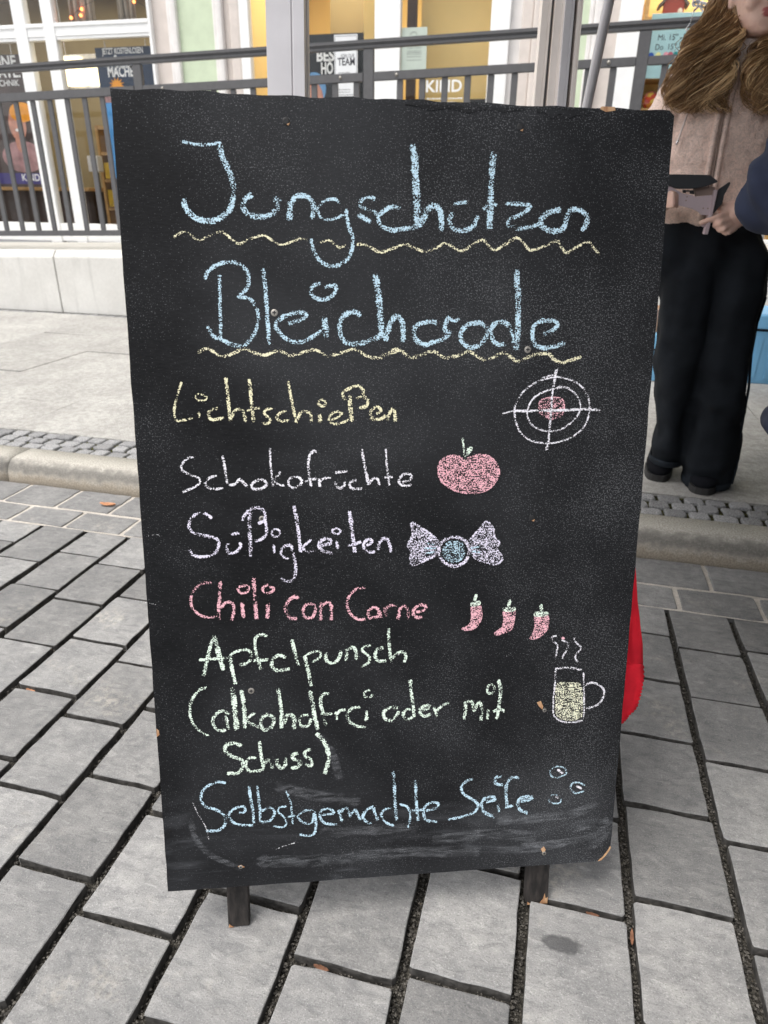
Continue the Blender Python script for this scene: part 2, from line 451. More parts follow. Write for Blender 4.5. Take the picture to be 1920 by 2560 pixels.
M = dict(
    board=mat_board(), paver=mat_paver(), paver_side=simple('grimy_stone_side', (0.066, 0.062, 0.057), 0.95, var=0.5, vscale=60, bump=0.6, bscale=120, bdist=0.004), grit=mat_gravel((0.010, 0.0095, 0.008), (0.085, 0.078, 0.066)),
    pebble=simple('pebble', (0.085, 0.078, 0.068), 0.8, var=0.9, vscale=160),
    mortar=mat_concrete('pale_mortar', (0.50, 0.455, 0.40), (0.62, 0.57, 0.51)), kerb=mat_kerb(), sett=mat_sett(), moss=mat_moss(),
    slab=mat_concrete('pavement_slab', (0.40, 0.385, 0.36), (0.54, 0.525, 0.49), 1.5), wallslab=mat_concrete('wall_slab', (0.60, 0.585, 0.55), (0.68, 0.665, 0.63), 0.3, streak=True),
    deck=mat_concrete('ramp_deck', (0.46, 0.44, 0.40), (0.56, 0.54, 0.49), 0.8), slabjoint=simple('slab_joint', (0.14, 0.13, 0.115), 0.95),
    ground=mat_concrete('ground_stone', (0.16, 0.16, 0.16), (0.24, 0.24, 0.235)), glass=mat_glass(),
    rail=simple('grey_rail_paint', (0.095, 0.093, 0.096), 0.45, 0.5, var=0.07, vscale=30), white=simple('white_frame', (0.82, 0.82, 0.81), 0.45, var=0.03),
    plaster_w=simple('white_stucco', (0.74, 0.71, 0.69), 0.8, var=0.05, bump=0.2), plaster_b=simple('beige_stucco', (0.64, 0.575, 0.53), 0.85, var=0.05, bump=0.2),
    plaster_g=simple('pale_green_stucco', (0.56, 0.64, 0.47), 0.85, var=0.05, bump=0.2),
    steel=simple('screw_steel', (0.32, 0.30, 0.27), 0.45, metal=0.7), alu=simple('aluminium_profile', (0.62, 0.595, 0.605), 0.42, 0.5, metal=0.1, var=0.05),
    alu_w=simple('warm_grey_profile', (0.92, 0.83, 0.76), 0.45, 0.5, metal=0.0, var=0.05), black=simple('black_rubber', (0.012, 0.012, 0.013), 0.6),
    canopy=mat_cloth('tent_cloth', (0.055, 0.05, 0.055)),
    leg=mat_wood('black_stained_wood', (0.014, 0.0125, 0.012), (0.040, 0.034, 0.031), (7, 7, 0.7)), raw=mat_wood('raw_plywood', (0.34, 0.17, 0.085), (0.54, 0.34, 0.19)),
    felt=mat_cloth('red_felt', (0.66, 0.018, 0.034), 900), leaf=simple('dry_leaf', (0.50, 0.24, 0.125), 0.8, var=0.35, vscale=60),
    bark=simple('wood_chip', (0.20, 0.095, 0.055), 0.85, var=0.4, vscale=60),
    crate=simple('blue_plastic', (0.17, 0.40, 0.62), 0.4, 0.5, var=0.06), card=simple('brown_cardboard', (0.28, 0.17, 0.10), 0.85),
    fleece=mat_fleece('beige_fleece', (0.98, 0.75, 0.645)), denim=mat_cloth('dark_denim', (0.013, 0.0155, 0.0195), 900), denim2=mat_cloth('denim_hem', (0.02, 0.025, 0.032), 900),
    navy=mat_cloth('navy_jacket', (0.026, 0.032, 0.058), 500, 0.7), shoe=mat_cloth('black_suede', (0.006, 0.0065, 0.009), 600), sole=simple('dark_sole', (0.028, 0.027, 0.027), 0.7),
    sneaker=simple('white_sneaker', (0.66, 0.64, 0.60), 0.55), knit=mat_cloth('white_knit', (0.80, 0.70, 0.66), 500), skin=mat_skin(),
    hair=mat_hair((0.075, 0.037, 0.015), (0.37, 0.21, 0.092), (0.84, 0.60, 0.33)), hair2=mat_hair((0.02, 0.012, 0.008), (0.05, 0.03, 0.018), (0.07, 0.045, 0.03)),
    zip=simple('zip_tape', (0.30, 0.22, 0.185), 0.8), silver=simple('silver_metal', (0.78, 0.77, 0.76), 0.25, metal=0.8), eye=simple('eye_white', (0.7, 0.68, 0.66), 0.2), iris=simple('dark_iris', (0.05, 0.035, 0.025), 0.2),
    dev_pale=simple('pale_lilac_plastic', (0.50, 0.40, 0.42), 0.5, var=0.04), dev_dark=simple('charcoal_plastic', (0.028, 0.029, 0.033), 0.5, var=0.1),
    tan=simple('tan_wall', (0.33, 0.265, 0.145), 0.9, var=0.08, vscale=2), yellow=simple('yellow_wall', (0.74, 0.565, 0.25), 0.9, var=0.05, vscale=2), yellow2=simple('mustard_panel', (0.62, 0.42, 0.03), 0.7),
    oak=mat_wood('light_oak', (0.50, 0.31, 0.13), (0.62, 0.41, 0.19), (1, 8, 8)), floor=simple('shop_floor', (0.30, 0.22, 0.13), 0.6),
    navy_print=simple('navy_print', (0.012, 0.028, 0.062), 0.5, var=0.25, vscale=3), blue_print=simple('blue_print', (0.06, 0.24, 0.50), 0.5, var=0.2, vscale=5), brown_print=simple('brown_print', (0.055, 0.036, 0.032), 0.5, var=0.3, vscale=4),
    purple_print=simple('purple_print', (0.05, 0.04, 0.17), 0.5), black_print=simple('black_print', (0.008, 0.011, 0.014), 0.5), paper=simple('white_paper', (0.72, 0.73, 0.74), 0.7, var=0.03), pale_paper=simple('pale_green_paper', (0.46, 0.52, 0.46), 0.7, var=0.05),
    ink=simple('dark_ink', (0.05, 0.05, 0.06), 0.7), lettering=simple('white_lettering', (0.78, 0.78, 0.76), 0.6, var=0.03), orange=simple('orange_print', (0.75, 0.30, 0.02), 0.6), face=simple('printed_skin', (0.50, 0.24, 0.17), 0.6, var=0.2, vscale=12),
    cap_blue=simple('printed_blue_cap', (0.13, 0.30, 0.52), 0.6), sign_blue=simple('pale_blue_board', (0.36, 0.56, 0.58), 0.5, var=0.05), mauve=simple('printed_mauve', (0.32, 0.18, 0.18), 0.6, var=0.3, vscale=8),
    red=simple('red_wood', (0.30, 0.055, 0.04), 0.7), slate=simple('grey_roof', (0.12, 0.11, 0.10), 0.8), pane_streak=simple('pane_reflection', (0.42, 0.37, 0.30), 0.9), tinsel=simple('white_ribbon', (0.74, 0.75, 0.79), 0.35),
    lamp=emit('lamp_glow', (1.0, 0.84, 0.50), 1.6), glint=emit('fairy_light', (1.0, 0.20, 0.05), 4.0), plaster=simple('upper_wall', (0.55, 0.56, 0.47), 0.85, var=0.06, bump=0.2),
)
for i, c in enumerate([(0.02, 0.08, 0.35), (0.72, 0.70, 0.30), (0.75, 0.32, 0.38), (0.45, 0.10, 0.14), (0.02, 0.26, 0.26), (0.62, 0.16, 0.14)]):
    M['dot%d' % i] = simple('bauble_paint', c, 0.4)

# ------------------------------------------------------------------ the ground
def block(V, Fc, tints, x0, x1, y0, y1, z, tint, edge=0.0018, bot=0.05, step=0.030, jit=0.0008, clip=0.003):
    """one paving stone with slightly ragged edges and a worn arris"""
    def side(p, q):
        n = max(1, int(max(abs(q[0] - p[0]), abs(q[1] - p[1])) / step)); out = []
        for i in range(n):
            t = i / n
            out.append((p[0] + (q[0] - p[0]) * t, p[1] + (q[1] - p[1]) * t))
        return out
    cl = [clip * random.uniform(0.4, 1.7) for _ in range(4)]
    cs = [(x0 + cl[0], y0), (x1 - cl[1], y0), (x1, y0 + cl[1]), (x1, y1 - cl[2]), (x1 - cl[2], y1), (x0 + cl[3], y1), (x0, y1 - cl[3]), (x0, y0 + cl[0])]
    pts = []
    for i in range(8): pts += side(cs[i], cs[(i + 1) % 8])
    pts = [(x + random.gauss(0, jit), y + random.gauss(0, jit)) for x, y in pts]
    n = len(pts); cx, cy = (x0 + x1) / 2, (y0 + y1) / 2
    tx, ty = random.gauss(0, 0.005), random.gauss(0, 0.005)
    b = len(V)
    def add(k, zz, jj=0.0):
        for x, y in pts:
            dx, dy = x - cx, y - cy
            sx = 1 - k / max(0.01, (x1 - x0) / 2); sy = 1 - k / max(0.01, (y1 - y0) / 2)
            V.append((cx + dx * sx, cy + dy * sy, zz + (dx * tx + dy * ty if zz > z - 0.02 else 0) + random.gauss(0, jj)))
    add(0, z - bot); add(0, z - edge * 1.1, 0.0006); add(edge * 0.35, z - edge * 0.35, 0.0003); add(edge, z)
    for r in range(3):
        for i in range(n):
            Fc.append((b + r * n + i, b + r * n + (i + 1) % n, b + (r + 1) * n + (i + 1) % n, b + (r + 1) * n + i)); tints.append(tint)
    Fc.append(tuple(range(b + 3 * n, b + 4 * n))); tints.append(tint)

def tinted(name, V, Fc, tints, m, kind='structure', side=None):
    me = bpy.data.meshes.new(name); me.from_pydata(V, [], Fc)
    at = me.attributes.new('tint', 'FLOAT', 'FACE'); at.data.foreach_set('value', tints)
    if side is not None:      # the hidden flanks of the stones carry joint grime
        o = link(name, me, [m, side])
        for p in me.polygons: p.material_index = 1 if abs(p.normal.z) < 0.35 and p.area > 1.2e-4 else 0
        return tag(o, kind=kind)
    me.update()
    return tag(link(name, me, m), kind=kind)

def sheet(name, x0, x1, y0, y1, z, m, kind='structure'):
    return tag(pyobj(name, [(x0, y0, z), (x1, y0, z), (x1, y1, z), (x0, y1, z)], [(0, 1, 2, 3)], m), kind=kind)

sheet('ground', -120, 120, -120, 120, -0.06, M['ground'])
sheet('joint_grit', -6.5, 4.6, -2.2, 1.797, -0.020, M['grit'])
# long joints run away from the kerb-parallel line of the street; offsets read off the photograph
COLX = {-8: -1.49, -7: -1.322, -6: -1.146, -5: -0.973, -4: -0.811, -3: -0.648, -2: -0.465, -1: -0.289, 0: -0.114, 1: 0.053, 2: 0.224, 3: 0.394, 4: 0.565}
OFF = {-8: 1.640, -7: 1.601, -6: 1.447, -5: 1.187, -4: 1.047, -3: 0.589, -2: 0.679, -1: 0.605, 0: 0.832, 1: 0.796, 2: 0.843, 3: 0.798, 4: 1.638}
def colx(i):
    if i in COLX: return COLX[i]
    return -1.49 + (i + 8) * 0.1722 if i < -8 else 0.565 + (i - 4) * 0.1722
V, Fc, T = [], [], []
gaps = []
for i in range(-30, 26):
    x0, x1 = colx(i), colx(i + 1)
    o = OFF.get(i, 0.843 + (0.1 if i % 2 else 0.0) + random.uniform(-0.03, 0.03))
    jw0 = 0.0082; jw1 = 0.0082
    ys = [1.793]; k = int((1.793 - o) / 0.2025)
    y = o + k * 0.2025
    if 1.793 - y < 0.05: y -= 0.2025
    while y > -2.1:
        ys.append(y + random.uniform(-0.003, 0.003)); y -= 0.2025
    for a, b in zip(ys[1:], ys[:-1]):
        g = 0.0042 if a > 1.1 else 0.0062
        block(V, Fc, T, x0 + jw0 + random.uniform(-.0025, .0025), x1 - jw1 + random.uniform(-.0025, .0025), a + g, b - (g if b < 1.79 else 0.001), random.gauss(0, 0.0012), random.uniform(0.76, 1.18))
        gaps.append((x0, a, b))
tinted('paving_stones', V, Fc, T, M['paver'], side=M['paver_side'])
# loose grit lying in the wide joints
V, Fc = [], []
def pebble(x, y, z, r):
    b = len(V); a0 = random.uniform(0, 3.1)
    for k in range(4):
        a = a0 + k * math.pi / 2
        V.append((x + r * random.uniform(.7, 1.2) * math.cos(a), y + r * random.uniform(.7, 1.2) * math.sin(a), z + random.uniform(-.2, .2) * r))
    V.append((x, y, z + r * random.uniform(.5, .9))); V.append((x, y, z - r * .7))
    for k in range(4):
        Fc.append((b + k, b + (k + 1) % 4, b + 4)); Fc.append((b + (k + 1) % 4, b + k, b + 5))
for x, a, b in gaps:
    if not (-1.9 < x < 1.0 and a > 0.25): continue
    for _ in range(int(150 * (1.0 if a < 1.1 else 0.5))):
        pebble(x + random.gauss(0, 0.0052), random.uniform(a, b), -0.0165 + random.uniform(-.002, .003), random.choice((.0014, .0018, .0022, .003)))
    for _ in range(int(75 * (1.0 if a < 1.1 else 0.4))):
        pebble(x + random.uniform(0, .17), a + random.gauss(0, .003), -0.0165 + random.uniform(-.002, .002), random.choice((.0014, .0018, .0024)))
tag(pyobj('gravel', V, Fc, M['pebble']), kind='stuff')
# two gutter courses bedded in pale mortar
sheet('mortar_bed', -9, 6, 1.7935, 2.12, -0.0025, M['mortar'])
V, Fc, T = [], [], []
for x_off, pitch, ya, yb in ((0.433, 0.2243, 1.800, 1.9235), (0.541, 0.2267, 1.9365, 2.1)):
    k = -40
    while k < 24:
        x = x_off + k * pitch
        block(V, Fc, T, x + 0.0065, x + pitch - 0.0065, ya + random.uniform(0, .003), yb - random.uniform(0, .003), 0.0015 + random.gauss(0, .0006), random.uniform(0.82, 1.06), edge=0.003, bot=0.02, jit=0.0013); k += 1
tinted('gutter_stones', V, Fc, T, M['paver'])
# kerb: long granite stones with a rounded nose
KH = 0.09
prof = [(2.255, 0.0), (2.255, KH), (2.16, KH - 0.001), (2.143, KH - 0.004), (2.128, KH - 0.012), (2.116, KH - 0.025), (2.108, KH - 0.042), (2.101, 0.02), (2.098, -0.03), (2.2, -0.03)]
V, Fc = [], []
xk = -2.065 - 7 * 1.0
while xk < 6:
    nseg = 14; b = len(V)
    for s in range(nseg + 1):
        x = xk + 0.0025 + (1.0 - 0.005) * s / nseg
        for y, z in prof:
            j = 0.0022 * mnoise.noise(Vector((x * 5, y * 9, z * 9)))
            V.append((x, y + (j if y < 2.2 else 0), z + (j * 0.6 if 0.0 < z < KH else 0)))
    m_ = len(prof)
    for s in range(nseg):
        for k in range(m_):
            Fc.append((b + s * m_ + k, b + (s + 1) * m_ + k, b + (s + 1) * m_ + (k + 1) % m_, b + s * m_ + (k + 1) % m_))
    Fc.append(tuple(b + k for k in range(m_))); Fc.append(tuple(b + nseg * m_ + k for k in reversed(range(m_))))
    xk += 1.0
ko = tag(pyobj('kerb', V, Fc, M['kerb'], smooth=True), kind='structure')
# small granite setts behind the kerb and along the foot of the wall
sheet('moss_joint', -9.5, 6, 2.2555, 2.62, KH - 0.010, M['moss'])
V, Fc, T = [], [], []
for row, (ya, yb) in enumerate(((2.260, 2.318), (2.326, 2.386), (2.394, 2.45))):
    x = -9.0 + row * 0.035
    while x < 6:
        w = random.uniform(0.062, 0.078)
        block(V, Fc, T, x, x + w, ya + random.uniform(-.003, .003), yb + random.uniform(-.004, .003), KH + random.gauss(0, .0018), random.uniform(.75, 1.15), edge=0.005, bot=0.03, step=0.02, jit=0.0016, clip=0.008)
        x += w + random.uniform(0.006, 0.016)
x = -9
while x < 6:
    w = random.uniform(0.07, 0.09)
    block(V, Fc, T, x, x + w, 5.36, 5.435, KH + random.gauss(0, .002), random.uniform(.75, 1.1), edge=0.005, bot=0.03, step=0.03, jit=0.0016, clip=0.008); x += w + 0.012
tinted('setts', V, Fc, T, M['sett'])
# pavement of large slabs
sheet('slab_joints', -9.5, 6, 2.447, 5.45, KH - 0.012, M['slabjoint'])
V, Fc, T = [], [], []
XS = [-9.05, -8.3, -7.55, -6.8, -6.05, -5.3, -4.55, -3.83, -3.07, -2.33, -1.55, -0.75, 0.1, 1.02, 1.8, 2.6, 3.4, 4.2, 5.0, 5.8]
for i in range(len(XS) - 1):
    ys = sorted({2.452, 5.355, *[y for y in ((2.9, 4.02) if i % 2 == 0 else (2.46 + 0.95, 4.55))]})
    for a, b in zip(ys[:-1], ys[1:]):
        block(V, Fc, T, XS[i] + 0.0022, XS[i + 1] - 0.0022, a + 0.002, b - 0.002, KH + random.gauss(0, 0.0006), random.uniform(0.93, 1.06), edge=0.002, bot=0.03, step=0.08, jit=0.0005, clip=0.004)
tinted('pavement', V, Fc, T, M['slab'])

sheet('joint_strip', -9.5, 6, 5.436, 5.4495, KH + 0.003, M['grit'])
# ------------------------------------------------------------------ chalkboard
BO = Vector((-0.475554, 0.601369, 0.089035))
BA = Vector((0.942786, 0.333230, -0.010620)); BB = Vector((-0.059111, 0.207315, 0.976487))
BN = BA.cross(BB).normalized()
BW, BH = 0.69678, 1.1
def bp(u, v, h=0.0): return BO + BA * u + BB * v + BN * h
sign = empty('chalkboard_sign', (BO.x + 0.33, BO.y + 0.13, 0.0), 'large black chalkboard on short legs with a handwritten menu in coloured chalk', 'chalkboard')
# outline with knocks along the edges and two broken corners
def ragged():
    out = []
    def run(p, q, n, amp):
        for i in range(n):
            t = i / n; x = p[0] + (q[0] - p[0]) * t; y = p[1] + (q[1] - p[1]) * t
            d = amp * mnoise.noise(Vector((x * 31, y * 31, 2.2)))
            out.append((x + (d if abs(q[1] - p[1]) > abs(q[0] - p[0]) else 0), y + (d if abs(q[0] - p[0]) >= abs(q[1] - p[1]) else 0)))
    run((0, 0), (0.678, 0), 60, 0.0010); run((0.678, 0.0), (0.696, 0.024), 8, 0.003); run((0.696, 0.024), (BW, BH - 0.006), 90, 0.0010)
    run((BW, BH - 0.006), (BW - 0.007, BH), 3, 0.0); run((BW - 0.007, BH), (0.0, BH), 70, 0.0030); run((0, BH), (0, 0), 90, 0.0009)
    return out
rim = ragged(); TH = 0.013
V = [bp(u, v) for u, v in rim] + [bp(u, v, -TH) for u, v in rim]; n = len(rim)
Fc = [tuple(range(n)), tuple(range(2 * n - 1, n - 1, -1))] + [(i, n + i, n + (i + 1) % n, (i + 1) % n) for i in range(n)]
me = bpy.data.meshes.new('panel'); me.from_pydata([tuple(p) for p in V], [], Fc)
uvl = me.uv_layers.new(name='UVMap')
for p in me.polygons:
    for li in p.loop_indices:
        u, v = rim[me.loops[li].vertex_index % n]; uvl.data[li].uv = (u, v)
me.update(); link('panel', me, M['board'], sign)
# bare wood where the paint and edge have broken away
def flake(pts, h):
    V = [bp(u, v, h) for u, v in pts] + [bp(u, v, -0.002) for u, v in pts]; n = len(pts)
    me = bpy.data.meshes.new('paint_flake'); me.from_pydata([tuple(p) for p in V], [], [tuple(range(n))] + [(i, n + i, n + (i + 1) % n, (i + 1) % n) for i in range(n)])
    ul = me.uv_layers.new(name='UVMap')
    for li, lp in enumerate(me.loops): u, v = pts[lp.vertex_index % n]; ul.data[li].uv = (u + .4, v * .6)
    me.update(); return link('paint_flake', me, M['board'], sign)
for ua, ub, va, hh in ((0.35, 0.50, 1.089, .0006), (0.515, 0.585, 1.086, .0007)):
    lo = [(ua + (ub - ua) * k / 40, 1.0945 + (va - 1.0945) * (math.sin(math.pi * k / 40) ** .5) * (.75 + .7 * mnoise.noise(Vector((ua * 9 + k * .16, 1, 2))))) for k in range(41)]
    hi = [(ua + (ub - ua) * k / 24, 1.0955 + 0) for k in range(24, -1, -1)]
    flake(lo + hi, hh)
def patch(name, pts, h=0.0006, m='raw'):
    bm = bmesh.new(); prism(bm, [bp(u, v, h) for u, v in pts], BN * -0.004)
    return obj(name, bm, M[m], sign)
patch('wood_chip', [(0.6765, 0.0006), (0.6795, 0.0045), (0.6835, 0.007), (0.687, 0.0135), (0.6895, 0.0155), (0.6950, 0.027), (0.6962, 0.024), (0.6935, 0.018), (0.689, 0.0105), (0.682, 0.002)])
patch('wood_chip', [(0.598, 1.0985), (0.606, 1.0955), (0.618, 1.0975), (0.617, 1.1015), (0.600, 1.1015)])
patch('wood_chip', [(0.0, 0.259), (0.004, 0.262), (0.0035, 0.2685), (0.0005, 0.272)])
patch('wood_chip', [(0.560, 0.285), (0.563, 0.279), (0.569, 0.273), (0.570, 0.278), (0.566, 0.287)])
patch('wood_chip', [(0.580, 0.030), (0.583, 0.024), (0.586, 0.022), (0.588, 0.029), (0.585, 0.034)])
patch('wood_chip', [(0.106, 0.036), (0.110, 0.032), (0.116, 0.034), (0.111, 0.038)])
# screws and screw holes
for u, v, r, mm in ((0.2045, 1.0715, .0045, 'black'), (0.4957, 1.0744, .0042, 'black'), (0.1841, 0.8473, .0045, 'steel'), (0.5193, 0.8028, .0045, 'steel'), (0.1597, 0.5771, .0042, 'steel'), (0.5369, 0.5707, .004, 'black'), (0.1361, 0.3242, .0045, 'steel'), (0.5725, 0.2715, .003, 'steel'), (0.5858, 0.0219, .0035, 'steel'), (0.1102, 0.0347, .003, 'steel')):
    bm = bmesh.new()
    tube(bm, [bp(u, v, -0.003), bp(u, v, 0.0006), bp(u, v, 0.0011)], [r, r, r * 0.72], 14)
    bm2 = obj('screw' if mm == 'steel' else 'screw_hole', bm, M[mm], sign)
    if mm == 'steel':
        bm = bmesh.new()
        for q in (BA, BB):
            c0 = bp(u, v, 0.00125); w2 = (BB if q is BA else BA) * r * 0.16
            vs_ = [bm.verts.new(c0 + q * r * 0.55 * s1 + w2 * s2 + (BN * 0.0001 if q is BA else BN * 0)) for s1, s2 in ((-1, -1), (1, -1), (1, 1), (-1, 1))]
            bm.faces.new(vs_)
        obj('screw_recess', bm, M['black'], bm2)
    else:
        bm = bmesh.new(); tube(bm, [bp(u, v - 0.0035, 0.0002), bp(u + 0.003, v - 0.004, 0.0006), bp(u + 0.004, v - 0.002, 0.0003)], [0.0004, 0.0012, 0.0004], 6)
        obj('splinter', bm, M['raw'], bm2)
# legs: front pair in the plane of the board, rear pair folded out behind
def strut(name, p, q, wdir, w, ndir, t, m):
    bm = bmesh.new()
    p = Vector(p); q = Vector(q); a = wdir * w / 2; b = ndir * t
    vs_ = [bm.verts.new(x) for x in (p - a, p + a, p + a - b, p - a - b, q - a, q + a, q + a - b, q - a - b)]
    for f in ((0, 1, 2, 3), (7, 6, 5, 4), (0, 4, 5, 1), (1, 5, 6, 2), (2, 6, 7, 3), (3, 7, 4, 0)): bm.faces.new([vs_[i] for i in f])
    bmesh.ops.recalc_face_normals(bm, faces=bm.faces)
    bmesh.ops.bevel(bm, geom=list(bm.edges), offset=0.0015, segments=1, affect='EDGES')
    return obj(name, bm, m, sign)
for u0, u1, kk in ((0.0847, 0.1178, 0), (0.5671, 0.6026, 1)):
    uc, w = (u0 + u1) / 2, u1 - u0
    foot = bp(uc, -0.0857, -TH - 0.0012); top = bp(uc, 1.06, -TH - 0.0012)
    lg = strut('leg', foot, top, BA, w, BN, 0.02, M['leg'])
    # worn bare end grain at the foot
    bm = bmesh.new()
    if kk == 0:
        prism(bm, [bp(u0 + .0005, -.0852, -TH - .0006), bp(u0 + .0085, -.0852, -TH - .0006), bp(u0 + .007, -.0840, -TH - .0006), bp(u0 + .005, -.0825, -TH - .0006), bp(u0 + .002, -.079, -TH - .0006)], BN * -.001)
    else:
        prism(bm, [bp(u0 + .021, -.0852, -TH - .0006), bp(u1 - .0005, -.0852, -TH - .0006), bp(u1 - .0005, -.0735, -TH - .0006), bp(u1 - .004, -.076, -TH - .0006), bp(u1 - .006, -.066, -TH - .0006), bp(u1 - .008, -.076, -TH - .0006), bp(u0 + .024, -.0805, -TH - .0006)], BN * -.001)
        prism(bm, [bp(u0 + .001, -.0852, -TH - .0006), bp(u0 + .019, -.0852, -TH - .0006), bp(u0 + .012, -.0815, -TH - .0006), bp(u0 + .006, -.083, -TH - .0006), bp(u0 + .001, -.080, -TH - .0006)], BN * -.001)
    obj('bare_end', bm, M['raw'], lg)
    rear = bp(uc, 1.03, -TH - 0.03); ft = bp(uc, 0.0, 0) + Vector((-0.12, 0.50, 0)); ft.z = 0.002
    strut('leg', ft, rear, BA, w, Vector((0, -1, 0)), 0.02, M['leg'])
strut('crossbar', bp(0.06, 1.03, -TH - .0335), bp(0.63, 1.03, -TH - .0335), BB, 0.04, BN, 0.018, M['leg'])
strut('crossbar', bp(0.06, 0.06, -TH - .0225), bp(0.63, 0.06, -TH - .0225), BB, 0.035, BN, 0.018, M['leg'])

